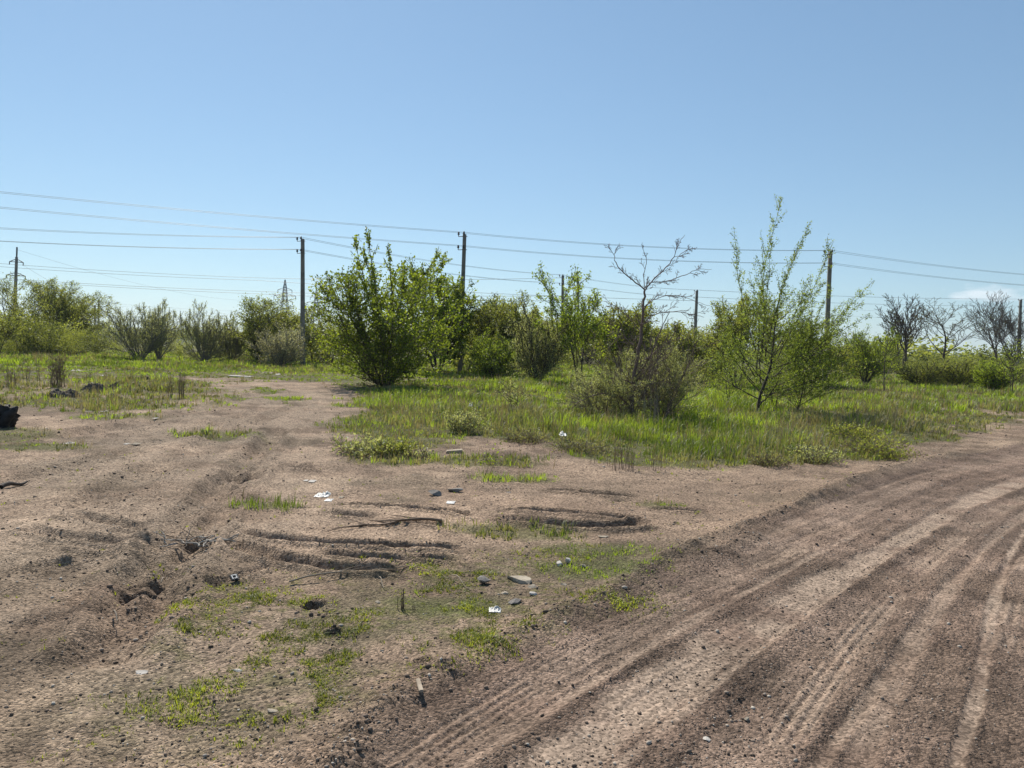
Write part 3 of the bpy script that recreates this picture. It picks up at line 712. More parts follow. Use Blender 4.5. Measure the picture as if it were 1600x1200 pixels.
# the wind-bent young elm on the right
p, H, W = span(1106, 1325, 345, 646, 1183)
ELM_POS = p
ELMLV = lambda a: [dict(n=14, wander=.025, up=.08, kids=(26, 30), ang=(25, 52), lr=(.32, .6), **{'from': .07}, rr=.42, fall=.45),
    dict(n=8, wander=.06, up=.09, kids=(9, 12), ang=(20, 42), lr=(.3, .5), **{'from': .1}, rr=.5), dict(n=5, wander=.08, up=.07)]
pl = gen('elm', 31, H * .66, W * .86, stems=1, spread=0, leaf_sp=.010, r0=.05, lv=ELMLV(0))
tops = [(1222,308),(1147,356),(1264,352),(1302,376),(1170,425),(1205,372),(1240,398),(1268,430),(1130,470),(1112,500),(1290,440),(1185,400),(1320,470)]
bases = [(1188,600),(1184,560),(1195,560),(1200,570),(1182,580),(1190,560),(1196,550),(1205,560),(1180,590),(1178,600),(1215,560),(1186,570),(1210,590)]
rg_ = np.random.default_rng(4)
shoots(pl, [loc(*b, p, rg_.uniform(-.2, .2)) for b in bases], [loc(*t, p, rg_.uniform(-.7, .7)) for t in tops], .016, .012, wob=.02, kids=18, kl=.22)
place_plant('elm_tree', pl, p, M_ELM, M_BARK, .05, 'young elm with long thin shoots reaching above the wires', 'tree', aspect=.5, minr=.0035, sides=(6, 4, 3, 3))
p, H, W = span(1215, 1350, 440, 646, 1243)
pl = gen('elm', 33, H * .75, W * .62, stems=2, spread=14, lean=(.12, 0), leaf_sp=.011, r0=.03, lv=ELMLV(0))
tops = [(1366,442),(1350,470),(1342,452),(1358,492),(1300,450),(1320,500),(1270,470)]
shoots(pl, [loc(1246 + 4 * i, 590 - 8 * i, p, 0) for i in range(7)], [loc(*t, p, rg_.uniform(-.5, .5)) for t in tops], .013, .013, kids=14, kl=.22)
place_plant('elm_tree', pl, p, M_ELM, M_BARK, .05, 'smaller elm leaning right in front of the right pole', 'tree', aspect=.5, minr=.0035, sides=(6, 4, 3, 3))
for i, (xb, yb, x0, x1, yt, lb) in enumerate([(1141, 634, 1100, 1172, 520, 'thin elm sapling just left of the tall elm'), (1210, 640, 1185, 1240, 540, 'short elm shoot between the two elms')]):
    p, H, W = span(x0, x1, yt, yb, xb); pl = gen('elm', 40 + i, H, W, stems=3, spread=14, r0=.016, leaf_sp=.02)
    place_plant('elm_sapling', pl, p, M_ELM, M_BARK, .045, lb, 'tree', aspect=.5, minr=.003)

# the nearly dead tree in the middle, limbs read from the photograph
p, H, W = span(930, 1070, 385, 656, 990)
DEAD = p
pl = Plant(51); rg = pl.rg
def limb(pts, r0, r1, dep=0, lvl=0, kids=0, kl=.5, klv=2):
    n = len(pts); dd = np.linspace(0, dep, n)
    q = np.array([loc(a, b, p, d) for (a, b), d in zip(pts, dd)])
    q = np.concatenate([smooth_line(q)]) ; q[1:-1] += rg.normal(0, .008, q[1:-1].shape)
    pl.br.append((q, np.linspace(r0, r1, len(q)), lvl))
    for k in range(int(kids * 1.5)):
        i = rg.integers(1, max(2, int(len(q) * .8))); d0 = unit(q[i] - q[i - 1]); sv = unit(np.cross(d0, rg.normal(0, 1, 3)))
        PP = dict(leaf_lvl=9, leaf_sp=1, rmin=.0028, lv=[dict(n=6, wander=.07, up=.02, kids=(3, 5), ang=(25, 50), lr=(.35, .6), rr=.6), dict(n=5, wander=.08, up=.02, kids=(1, 3), ang=(25, 50), lr=(.4, .6)), dict(n=4, wander=.06)])
        pl.grow(q[i], d0 + sv * rg.uniform(.4, .9), .8 * kl * rg.uniform(.5, 1.1), max(.006, r1 * .8), 0, PP)
limb([(990,660),(987,625),(990,590),(996,560),(1003,515),(1005,480),(1008,452)], .058, .022, .1, 0, 4, .5)
limb([(1008,452),(985,435),(962,412),(959,395),(966,384)], .018, .004, -.3, 1, 8, .35)
limb([(1008,452),(1025,432),(1050,408),(1058,385),(1070,366)], .018, .004, .2, 1, 9, .4)
limb([(1018,440),(1045,440),(1078,425),(1090,420),(1112,420)], .012, .003, .5, 1, 8, .35)
limb([(1058,402),(1075,388),(1080,384)], .008, .003, .2, 1, 4, .25)
limb([(1008,450),(1005,425),(1012,410),(1004,385),(1003,378)], .010, .003, .2, 1, 5, .3)
limb([(1001,510),(1020,490),(1047,486),(1075,488),(1100,495)], .014, .004, -.2, 1, 10, .45)
limb([(1004,480),(1030,462),(1060,460),(1085,470),(1110,478)], .010, .003, .3, 1, 8, .4)
limb([(992,590),(1015,560),(1030,520),(1046,488)], .022, .007, -.3, 1, 6, .45)
limb([(1000,515),(985,498),(965,480),(945,470)], .012, .004, .3, 1, 7, .45)
limb([(990,600),(975,592),(945,575),(930,560),(915,535)], .018, .005, .3, 1, 8, .5)
limb([(988,640),(970,618),(945,612),(915,620),(890,640)], .022, .006, -.4, 1, 8, .4)
limb([(996,545),(975,525),(955,505),(935,500)], .012, .004, -.4, 1, 8, .45)
limb([(994,570),(1030,545),(1050,530),(1062,500)], .012, .004, -.4, 1, 8, .45)
limb([(992,600),(1010,575),(1040,560),(1060,545)], .012, .004, .4, 1, 8, .45)
limb([(992,640),(1010,610),(1020,575),(1035,540)], .016, .005, -.2, 1, 8, .45)
for sd2, (xa, xb2, yt2, off, st2) in enumerate([(925, 1040, 505, -.35, 8), (975, 1085, 490, .25, 9), (880, 990, 590, -.7, 6)]):
    q2, H2, W2 = span(xa, xb2, yt2, 655, (xa + xb2) / 2)
    merge(pl, gen('shrub', 300 + sd2, H2, W2, stems=st2, spread=42, r0=.012, rmin=.003, leaf_p=0), (q2[0] - p[0], .1 * sd2, 0))
place_plant('bare_tree', pl, p, None, M_BARK_RED, .04, 'nearly leafless tree with reddish trunk and crooked bare branches', 'tree', minr=.0035, sides=(6, 4, 3, 3))
for i, (xb, yb, x0, x1, yt, lb) in enumerate([(1035, 652, 975, 1085, 530, 'silvery-leaved bush at the right foot of the bare tree'), (945, 652, 878, 1000, 572, 'low silvery-leaved bush at the left foot of the bare tree')]):
    p, H, W = span(x0, x1, yt, yb, xb); pl = gen('shrub', 60 + i, H, W, stems=12, spread=50, leaf_sp=.0045)
    place_plant('silvery_bush', pl, p, M_OLIVE, M_BARK_RED, .032, lb, 'bush', 'silvery bushes at the foot of the bare tree', minr=.003, crown='foliage', trunk='stem')

# the rest of the trees: px range, top, base, px of trunk
G_L = 'trees and bushes along the far edge of the clearing'
TREES = [
 # name, kind, seed, x0, x1, top, base, xtrunk, leaf, bark, size, stems, spread, label
 ('willow_tree','tree',71,-25,30,485,556,-5,M_BUD,M_BARK,.11,3,20,'low tree cut by the left edge of the photo'),
 ('willow_tree','tree',72,2,88,430,553,38,M_BUD,M_BARK,.10,2,20,'airy tree with dark trunk behind the crossarm pole'),
 ('willow_tree','tree',73,55,112,434,550,80,M_BUD,M_BARK,.10,4,16,'airy tree between the crossarm pole and the dark box'),
 ('willow_tree','tree',74,84,156,444,550,117,M_BUD,M_BARK,.10,4,16,'airy tree spreading right above the dark box'),
 ('grey_shrub','shrub',75,160,248,474,563,218,M_OLIVE,M_BARK_GREY,.075,13,48,'wide grey-green shrub left of the second thin one'),
 ('grey_shrub','shrub',76,228,272,468,563,248,M_OLIVE,M_BARK_GREY,.07,6,28,'narrow grey-green shrub pressed against the wide one'),
 ('grey_shrub','shrub',77,288,352,471,565,320,M_OLIVE,M_BARK_GREY,.075,12,42,'rounded grey-green shrub right of the gap with far hills'),
 ('grey_shrub','shrub',78,338,386,492,565,362,M_OLIVE,M_BARK_GREY,.075,11,44,'smaller grey-green shrub left of the yellow-green one'),
 ('green_shrub','shrub',79,386,420,498,566,402,M_YEL,M_BARK,.09,10,36,'yellow-green shrub before the tree by the left pole'),
 ('olive_tree','tree',80,390,468,461,568,432,M_DEEP,M_BARK,.11,5,22,'rounded olive-green tree just left of the left pole'),
 ('blossoming_shrub','shrub',81,408,468,505,572,438,M_BLOSSOM,M_BARK_GREY,.075,14,50,'whitish blossoming shrub at the foot of the left pole'),
 ('young_tree','tree',82,472,522,478,569,489,M_DEEP,M_BARK,.10,2,14,'slim young tree between the left pole and the big bush'),
 ('round_tree','tree',83,712,800,458,584,760,M_DEEP,M_BARK,.115,4,24,'broad round-topped tree right of the middle pole'),
 ('round_tree','tree',84,770,826,474,586,798,M_DEEP,M_BARK,.115,4,24,'lower round tree at the right end of the round-topped group'),
 ('green_shrub','shrub',85,735,800,520,590,770,M_YEL,M_BARK,.09,12,46,'light green shrub under the round-topped tree'),
 ('grey_shrub','shrub',86,800,872,474,599,840,M_OLIVE,M_BARK,.075,12,42,'grey-green shrub on dark stems behind the little sapling'),
 ('poplar_tree','tree',87,868,962,420,601,905,M_YEL,M_BARK,.105,3,12,'tall green tree hiding two thin poles'),
 ('olive_tree','tree',88,935,1015,470,598,975,M_DEEP,M_BARK,.11,5,26,'dense olive tree behind the bare tree'),
 ('olive_tree','tree',89,1000,1062,505,600,1030,M_DEEP,M_BARK_GREY,.10,5,30,'low greyish tree right behind the bare tree'),
 ('young_tree','tree',90,1062,1118,528,603,1094,M_BUD,M_BARK,.10,2,16,'small tree below the short far pole'),
 ('olive_tree','tree',91,1095,1190,462,606,1150,M_BUD,M_BARK,.10,5,26,'broad young-leaved tree behind the tall elm'),
 ('olive_tree','tree',92,1225,1310,505,606,1270,M_BUD,M_BARK,.10,5,26,'low spreading tree at the foot of the right pole'),
 ('green_shrub','shrub',93,1320,1385,512,600,1352,M_YEL,M_BARK,.085,9,34,'bushy light green tree left of the first bare crown'),
 ('sapling','sapling',94,1362,1402,522,616,1381,M_YEL,M_BARK,.075,1,6,'thin sapling with bare lower stem before the first bare crown'),
 ('leafless_tree','bare',95,1374,1438,462,585,1409,M_BUD,M_BARK,.08,3,16,'leafless tree with upright branches, leftmost of the dark bare crowns'),
 ('leafless_tree','bare',96,1438,1516,466,582,1474,M_BUD,M_BARK,.08,1,14,'bare tree forking low with one leafy green side'),
 ('leafless_tree','bare',97,1515,1575,455,580,1563,M_BUD,M_BARK,.08,2,22,'bare tree standing below the small white cloud'),
 ('leafless_tree','bare',98,1560,1625,478,582,1590,M_BUD,M_BARK,.08,3,22,'bare tree behind the pole near the right edge'),
 ('green_shrub','shrub',99,1530,1572,562,613,1551,M_YEL,M_BARK,.08,11,42,'bright yellow-green bush low on the right'),
 ('sapling','sapling',100,1565,1602,530,620,1583,M_YEL,M_BARK,.075,2,8,'sapling at the right edge before the last pole'),
 ('green_shrub','shrub',101,1475,1535,560,606,1500,M_BUD,M_BARK,.08,11,42,'dull green bush between the bare crowns and bright bush'),
 ('green_shrub','shrub',102,1412,1475,562,604,1440,M_DEEP,M_BARK,.08,11,42,'darker green bush under the forked bare tree'),
 ('sapling','sapling',103,785,822,580,646,803,M_OLIVE,M_BARK,.045,2,10,'little grey-green sapling alone in the bright grass'),
]
for (nm, kd, sd_, x0, x1, yt, yb, xt, lm, bk, sz, st, spd, lab) in TREES:
    p, H, W = span(x0, x1, yt, yb, xt); W *= 1.0 if kd == 'shrub' else 1.08
    if kd == 'shrub': spd += 10
    kw = {}
    if kd == 'tree': kw = dict(leaf_sp=.020, leaf_off=.09)
    if kd == 'shrub': kw = dict(leaf_sp=.013, leaf_off=.07 if p[1] > 30 else .02); st += 4; sz *= .85
    if kd == 'bare': kw = dict(r0=.19, rmin=.014)
    pl = gen(kd, sd_, H, W, stems=st, spread=spd, D=W, **kw)
    if nm == 'leafless_tree' and sd_ == 96:
        pass
    mr = .0035 if p[1] < 25 else (.011 if kd != 'bare' else .021)
    place_plant(nm, pl, p, lm, bk, sz, lab, 'bush' if 'shrub' in nm else 'tree', G_L, aspect=.5, minr=mr, sides=(6, 4, 3, 3),
                cap=(15000 if kd == 'tree' else 16000) if kd != 'bare' else (4000 if sd_ == 96 else 1200), crown='foliage' if 'shrub' in nm else 'crown', trunk='stem' if 'shrub' in nm else 'trunk')

# ---- the uncountable scrub: one mass
def scrub():
    protos = []
    for i in range(7):
        pl = gen('shrub', 200 + i, 1.0, 1.0, stems=9, spread=44, leaf_sp=.012, r0=.012, rmin=.002)
        t = pl.tubes((3, 3, 3), .0025, keep=lambda l: l < 2); V, F, rn = pl.leaves(.045, .6, 2200, .0)
        protos.append((t, (V, F, rn)))
    rg = np.random.default_rng(77)
    items = []
    def add(n, x0, x1, ya, yb, h0, h1, far=1):
        for _ in range(n):
            px = rg.uniform(x0, x1); py = rg.uniform(ya, yb) + .0314 * (px - 800)
            q = at(px, py); items.append((q[0], q[1], rg.uniform(h0, h1)))
    add(26, 1030, 1130, 567, 590, 1.2, 2.6); add(22, 1300, 1640, 563, 580, .8, 2.0); add(18, 1300, 1640, 558, 566, 1.2, 2.4); add(46, 1180, 1660, 550.5, 556, 3.0, 5.5)
    add(26, 700, 1000, 563, 584, 1.2, 3.0); add(30, 700, 1100, 555, 563, 2.5, 4.5)
    add(24, -40, 160, 573, 580, 1.0, 2.4); add(6, 150, 400, 568, 580, .5, 1.0); add(16, 380, 560, 566, 580, 1.2, 2.6)
    add(26, 1200, 1640, 553, 558, 1.6, 3.0); add(24, -40, 150, 562, 570, 2.0, 3.4); add(16, 400, 720, 558, 566, 2.5, 4.6)
    add(24, 140, 430, 562, 574, .5, 1.2); add(60, 690, 1130, 555, 566, 2.6, 4.6); add(34, 690, 1130, 553, 558, 5.0, 7.0)
    for k in range(380):   # far rows of trees in the valley
        Y = rg.uniform(170, 520); X = rg.uniform(-.85, .85) * Y; items.append((X, Y, rg.uniform(2.2, 4.2) * np.interp(Y, [170, 520], [.8, 1.5])))
    SV, SF, LV, LF, LR = [], [], [], [], []; so = lo = 0
    for x, y, h in items:
        t, (V, F, rn) = protos[rg.integers(7)]; a = rg.random() * 6.28; c, s = math.cos(a), math.sin(a); h = h * rg.choice([.6, .85, 1.0, 1.3]); w = h * rg.uniform(.6, 1.25) * (1.6 if y > 120 else 1)
        M = np.array([[c * w, s * w, 0], [-s * w, c * w, 0], [0, 0, h]]); z = gz(x, y); o = np.array([x, y, z])
        if y < 120:
            SV.append(t[0] @ M + o); SF.append(t[1] + so); so += len(t[0])
        if y > 120: k = rg.permutation(len(V) // 4)[:700]; V = V.reshape(-1, 4, 3)[k]; m = V.mean(1, keepdims=True); V = (m + (V - m) * 1.9).reshape(-1, 3); F = np.arange(len(V)).reshape(-1, 4); rn = rn.reshape(-1, 4)[k].ravel()
        LV.append(V @ M + o); LF.append(F + lo); lo += len(V); LR.append(np.clip(rn * .45 + rg.random() * .75 - .15, 0, 1))
    o = mesh_np('scrub', np.concatenate(LV), [np.concatenate(LF)], mat_leaf('thicket_leaf', (.08,.10,.032), (.32,.36,.10), .52), attrs={'rnd': np.concatenate(LR)})
    tag(o, 'tangled low green scrub filling the distance behind the trees', 'scrub', kind='stuff')
    o = mesh_np('brushwood', np.concatenate(SV), [np.concatenate(SF)], M_BARK)
    tag(o, 'thin dark stems standing inside the low scrub', 'brushwood', kind='stuff')
scrub()

# ------------------------------------------------------------------ poles, pylons, wires
def tube_mesh(lines, r, sides=5):
    pl = Plant(1)
    for q in lines:
        q, rr = q if isinstance(q, tuple) else (q, r)
        q = np.array(q, float); pl.br.append((q, np.full(len(q), rr) if np.isscalar(rr) else np.array(rr), 0))
    return pl.tubes((sides,) * 5)
def tubes_obj(name, lines, r, mat, parent=None, sides=5):
    V, F = tube_mesh(lines, r, sides); return mesh_np(name, V, [F], mat, parent, smooth=True)
def box_tapered(name, w0, d0, w1, d1, z0, z1, mat, parent, bev=.02, rough=0):
    n = 14; V = []
    for i in range(n + 1):
        t = i / n; w = (w0 + (w1 - w0) * t) / 2; d = (d0 + (d1 - d0) * t) / 2; z = z0 + (z1 - z0) * t
        b = bev; V += [(-w + b, -d, z), (w - b, -d, z), (w, -d + b, z), (w, d - b, z), (w - b, d, z), (-w + b, d, z), (-w, d - b, z), (-w, -d + b, z)]
    V = np.array(V); idx = np.arange((n + 1) * 8).reshape(n + 1, 8)
    F = np.stack([idx[:-1], np.roll(idx[:-1], -1, 1), np.roll(idx[1:], -1, 1), idx[1:]], -1).reshape(-1, 4)
    me_o = mesh_np(name, V, [F, ], mat, parent)
    # cap
    import bmesh
    bm = bmesh.new(); bm.from_mesh(me_o.data); bm.verts.ensure_lookup_table(); bm.faces.new([bm.verts[i] for i in idx[-1]]); bm.to_mesh(me_o.data); bm.free()
    return me_o
def lathe(profile, sides=10):
    V = []; n = len(profile)
    for r, z in profile:
        for k in range(sides): a = k * 6.2832 / sides; V.append((r * math.cos(a), r * math.sin(a), z))
    idx = np.arange(n * sides).reshape(n, sides)
    F = np.stack([idx[:-1], np.roll(idx[:-1], -1, 1), np.roll(idx[1:], -1, 1), idx[1:]], -1).reshape(-1, 4)
    return np.array(V), F
INS = lathe([(.0, .0), (.035, .0), (.055, .03), (.06, .05), (.035, .07), (.045, .09), (.05, .11), (.03, .14), (.0, .15)])
def utility_pole(px, ptop, Y, H, label, tilt_px=0, rows=(0.0, .75), big=1.0, group='concrete poles of the low power lines'):
    top = at_depth(px, ptop, Y); low = at_depth(px - tilt_px, float(hz(px)), Y)
    tx = (top[0] - low[0]) / (top[2] - low[2])
    base = np.array([top[0] - tx * top[2], Y, 0.0])
    o = empty('utility_pole', (base[0], base[1], gz(base[0], base[1]) - .1), label, 'utility pole', group)
    o.rotation_euler = (0, math.atan(tx), 0)
    Hh = (top[2] + .1) / math.cos(math.atan(tx))
    box_tapered('post', .27 * big, .24 * big, .20 * big, .18 * big, 0, Hh, M_CONC, o)
    tips = []
    for k, dz in enumerate(rows):
        z = Hh - .12 - dz * (Hh / 8)
        arm = tubes_obj('bracket', [[(-.34, 0, z - .02), (-.05, 0, z), (.16, .0, z)], [(-.1, -.11, z), (-.1, .11, z)], [(-.34, 0, z - .02), (-.34, 0, z + .12)], [(-.02, -.30, z), (-.02, .12, z)], [(-.02, -.30, z), (-.02, -.30, z + .1)]], .022, M_STEEL, o)
        for ix, iy in ((-.34, 0), (-.02, -.30)):
            i = mesh_np('insulator', INS[0] * 1.2 + np.array([ix, iy, z + .07]), [INS[1]], M_PORC, o, smooth=True)
            tips.append(np.array([o.location.x + ix + tx * z, o.location.y + iy, o.location.z + z + .2]))
    return o, tips
_, T1 = utility_pole(473, 373, 48, 8, 'upright concrete pole left of the big leafy bush', 0)
_, T2 = utility_pole(726, 366, 44, 8, 'slightly leaning concrete pole in the middle behind the leafy trees', 6)
_, T3 = utility_pole(1297.5, 394, 47, 8, 'leaning concrete pole behind the wind-bent elm', 7)
_, T4 = utility_pole(1089, 454, 100, 8, 'short-looking far pole right of the bare tree', 4, big=1.5)
_, T5 = utility_pole(1595, 467, 118, 8, 'far pole at the right edge beside a bare tree', 4, big=1.6)
_, T6 = utility_pole(879.5, 431, 80, 8, 'far pole on the left side of the tall green tree', 1, big=1.3)
_, T7 = utility_pole(903, 434, 86, 8, 'far pole inside the crown of the tall green tree', 0, big=1.3)
_, T8 = utility_pole(1322, 519, 200, 7, 'tiny distant pole, left of a pair beyond the elm', 0, big=1.1)
_, T9 = utility_pole(1333, 518, 200, 7, 'tiny distant pole, right of a pair beyond the elm', 0, big=1.1)

# tall pole with two crossarms, far left
top = at_depth(26.5, 386, 124); x0 = at_depth(22, 505, 124)[0]; tx = (top[0] - x0) / (top[2] - 2.0)
o = empty('crossarm_pole', (top[0] - tx * top[2], 124, 0), 'tall concrete pole with two steel crossarms at far left', 'utility pole'); o.rotation_euler = (0, math.atan(tx), 0)
Hh = top[2]; zs = [Hh - (409 - 386) / 1200 * 124, Hh - (430 - 386) / 1200 * 124]
box_tapered('post', .52, .5, .36, .34, 0, zs[0] + .8, M_CONC, o, .08)
tubes_obj('top_spike', [[(0, 0, zs[0] + .7), (0, 0, Hh)]], .13, M_GALV, o)
XT = []
for z, w in ((zs[0], 1.1), (zs[1], 1.5)):
    tubes_obj('crossarm', [[(-w, 0, z), (w, 0, z)], [(-w, 0, z), (0, 0, z + .5)], [(w, 0, z), (0, 0, z + .5)]], .06, M_STEEL, o)
    for sx in (-1, 1):
        tubes_obj('insulator', [[(sx * w, 0, z), (sx * w, 0, z - .5)]], .075, M_PORC, o); XT.append(np.array([o.location.x + tx * z + sx * w, 124, z - .5]))
# twin-post portal further back
o = empty('portal_pole', (*at_depth(151, 520, 190)[:2], 0), 'narrow two-legged pole beyond the dark box tree, thin and far', 'utility pole')
hh = at_depth(151, 468, 190)[2]
for s in (-.45, .45): box_tapered('post', .40, .4, .3, .3, -.3, hh * (1 if s > 0 else .86), M_CONC, o).location.x = s
tubes_obj('crossarm', [[(-1.3, 0, hh * .82), (1.3, 0, hh * .82)]], .08, M_STEEL, o)

def pylon(px, ptop, Y, label):
    q = at_depth(px, ptop, Y); H = q[2] + 1
    o = empty('lattice_pylon', (q[0], Y, -1), label, 'pylon', 'steel lattice pylons on the horizon')
    def hw(z): return np.interp(z / H, [0, .62, .86, 1], [.095, .04, .022, .004]) * H
    lv = [0, .14, .28, .4, .5, .58, .65, .71, .77, .82, .86, .9, .94, 1.0]
    k = .0035 * H * 1.3; legs = []; br = []
    for sx, sy in ((-1, -1), (1, -1), (1, 1), (-1, 1)):
        legs.append([(sx * hw(t * H), sy * hw(t * H), t * H) for t in lv])
    for a, b in zip(lv[:-1], lv[1:]):
        ha, hb = hw(a * H), hw(b * H)
        for (x1, y1), (x2, y2) in (((-1, -1), (1, -1)), ((1, -1), (1, 1)), ((1, 1), (-1, 1)), ((-1, 1), (-1, -1))):
            br.append([(x1 * ha, y1 * ha, a * H), (x2 * hb, y2 * hb, b * H)]); br.append([(x2 * ha, y2 * ha, a * H), (x1 * hb, y1 * hb, b * H)])
    for L in legs: tubes_obj('leg', [L], k, M_GALV, o, 4)
    tubes_obj('bracing', br, k * .6, M_GALV, o, 3)
    for t, w in ((.66, .12), (.75, .17), (.84, .11)):
        c = [[(-w * H, 0, t * H), (w * H, 0, t * H)], [(-w * H, 0, t * H), (0, 0, t * H + .045 * H)], [(w * H, 0, t * H), (0, 0, t * H + .045 * H)]]
        tubes_obj('crossarm', c, k * .8, M_GALV, o, 4)
        for s in (-1, 1): tubes_obj('insulator', [[(s * w * H, 0, t * H), (s * w * H, 0, t * H - .05 * H)]], k, M_PORC, o, 4)
pylon(445.5, 437, 380, 'lattice pylon peak rising over the tree left of the left pole')
pylon(494.5, 451, 450, 'lattice pylon peak between the left pole and the big bush')
pylon(282, 490, 900, 'tiny distant lattice pylon in the gap between grey shrubs')

def wire(points, sag, label, group, r=.0075):
    """one cable through its supports, hanging a little in every span"""
    L = []
    for a, b, s in zip(points[:-1], points[1:], sag):
        t = np.linspace(0, 1, 25)[:-1, None]; q = a + (b - a) * t; q[:, 2] -= (4 * s * t * (1 - t))[:, 0]; L.append(q)
    L.append(np.array(points[-1])[None]); q = np.concatenate(L)
    o = tubes_obj('power_cable', [q], r, M_WIRE, None, 4); tag(o, label, 'power cable', group)
G1 = 'cables of the near power line'
nm = ['upper front', 'upper rear', 'lower front', 'lower rear']
endL = [np.array([-46, 30, 9.05]), np.array([-46, 30.3, 9.15]), np.array([-46, 30, 8.35]), np.array([-46, 30.3, 8.45])]
endR = [np.array([55, 66, 8.9]), np.array([55, 66.4, 9.0]), np.array([55, 66, 8.1]), np.array([55, 66.4, 8.2])]
names4 = ['highest cable across the sky over the middle pole', 'second-highest cable, just under the highest one', 'third cable down across the middle pole', 'fourth cable down across the middle pole']
for k in range(4):
    wire([endL[k], T2[k], T3[k], endR[k]], [.35, .30, .45], names4[k], G1)
endL2 = [np.array([-50, 46, 8.6]), np.array([-50, 46.4, 8.75]), np.array([-50, 46, 7.85]), np.array([-50, 46.3, 7.9])]
names4 = ['top cable running from the left pole to far right poles', 'second cable from the left pole to the far right poles', 'third cable from the left pole to the far right poles', 'lowest cable from the left pole to the far right poles']
endR2 = [t + np.array([45, 15, 0]) for t in T5]
for k in range(4):
    wire([endL2[k], T1[k], T6[k], T4[k], T5[k], endR2[k]], [.5, .4, .3, .3, .4], names4[k], 'cables of the second power line', .009)
# high line at the left, running away to the right behind the trees
G3 = 'thin cables of the high line'
for k, (pa, pb, pc, lab) in enumerate([
    ((-60,407), (400,434), (880,434), 'thin high cable leaving the upper crossarm, top one'),
    ((-60,412), (400,438), (1090,470), 'thin high cable leaving the upper crossarm, lower one'),
    ((-60,430), (400,455), (900,462), 'thin high cable level with the lower crossarm, top one'),
    ((-60,432), (400,459), (900,470), 'thin high cable level with the lower crossarm, lower one')]):
    A = at_depth(*pa, 118); B = at_depth(*pb, 112); Cc = at_depth(*pc, 105)
    wire([A, B, Cc], [.25, .3], lab, G3, .022)
FP = at_depth(151, 472, 190)
for k, (s, lab) in enumerate([(0, 'faint cable dropping from the crossarm pole to the portal pole, upper'), (2, 'faint cable dropping from the crossarm pole to the portal pole, lower')]):
    wire([XT[s + 1], FP + np.array([0, 0, -.4 * k]), at_depth(430, 487 + 6 * k, 300)], [.6, .6], lab, 'faint far cables', .013)
wire([at_depth(26.5, 390, 124), at_depth(400, 470, 260)], [2.0], 'faint cable sloping down right from the top of the crossarm pole', 'faint far cables', .014)
for k, (ya, yb, lab) in enumerate([(492, 505, 'faint cable low over the right bushes, lower'), (481, 496, 'faint cable low over the right bushes, upper')]):
    wire([at_depth(1110, ya - 12, 190), at_depth(1640, yb, 220)], [.6], lab, 'faint far cables', .016)

# ------------------------------------------------------------------ stones, debris, weeds
def rock(name, px, py, w, d, h, mat, label, cat='stone', seed=0, group=None, rz=0, flat=.0, sink=.25, sub=2):
    import bmesh
    bm = bmesh.new(); bmesh.ops.create_icosphere(bm, subdivisions=sub, radius=.5)
    V = np.array([v.co[:] for v in bm.verts]); rg = np.random.default_rng(seed)
    for k in range(11):   # cut facets
        nrm = unit(rg.normal(0, 1, 3)); c = .14 + .2 * rg.random(); dd = V @ nrm - c; V = V - np.maximum(dd, 0)[:, None] * nrm
    V = V * (1 + .25 * (fbm(V[:, 0] + seed, V[:, 1] + V[:, 2], .25, seed, 2) - .5))[:, None]
    V = V / (V.max(0) - V.min(0)) * np.array([w, d, h]); V[:, 2] += h * (.5 - sink)
    for v, c in zip(bm.verts, V): v.co = c
    me = bpy.data.meshes.new(name); bm.to_mesh(me); bm.free(); me.materials.append(mat)
    q = at(px, py); o = bpy.data.objects.new(name, me); COL.objects.link(o); o.location = (q[0], q[1], gz(*q)); o.rotation_euler.z = rz
    return tag(o, label, cat, group)
def px_m(px, py, n): return n / 1200 * at(px, py)[1]
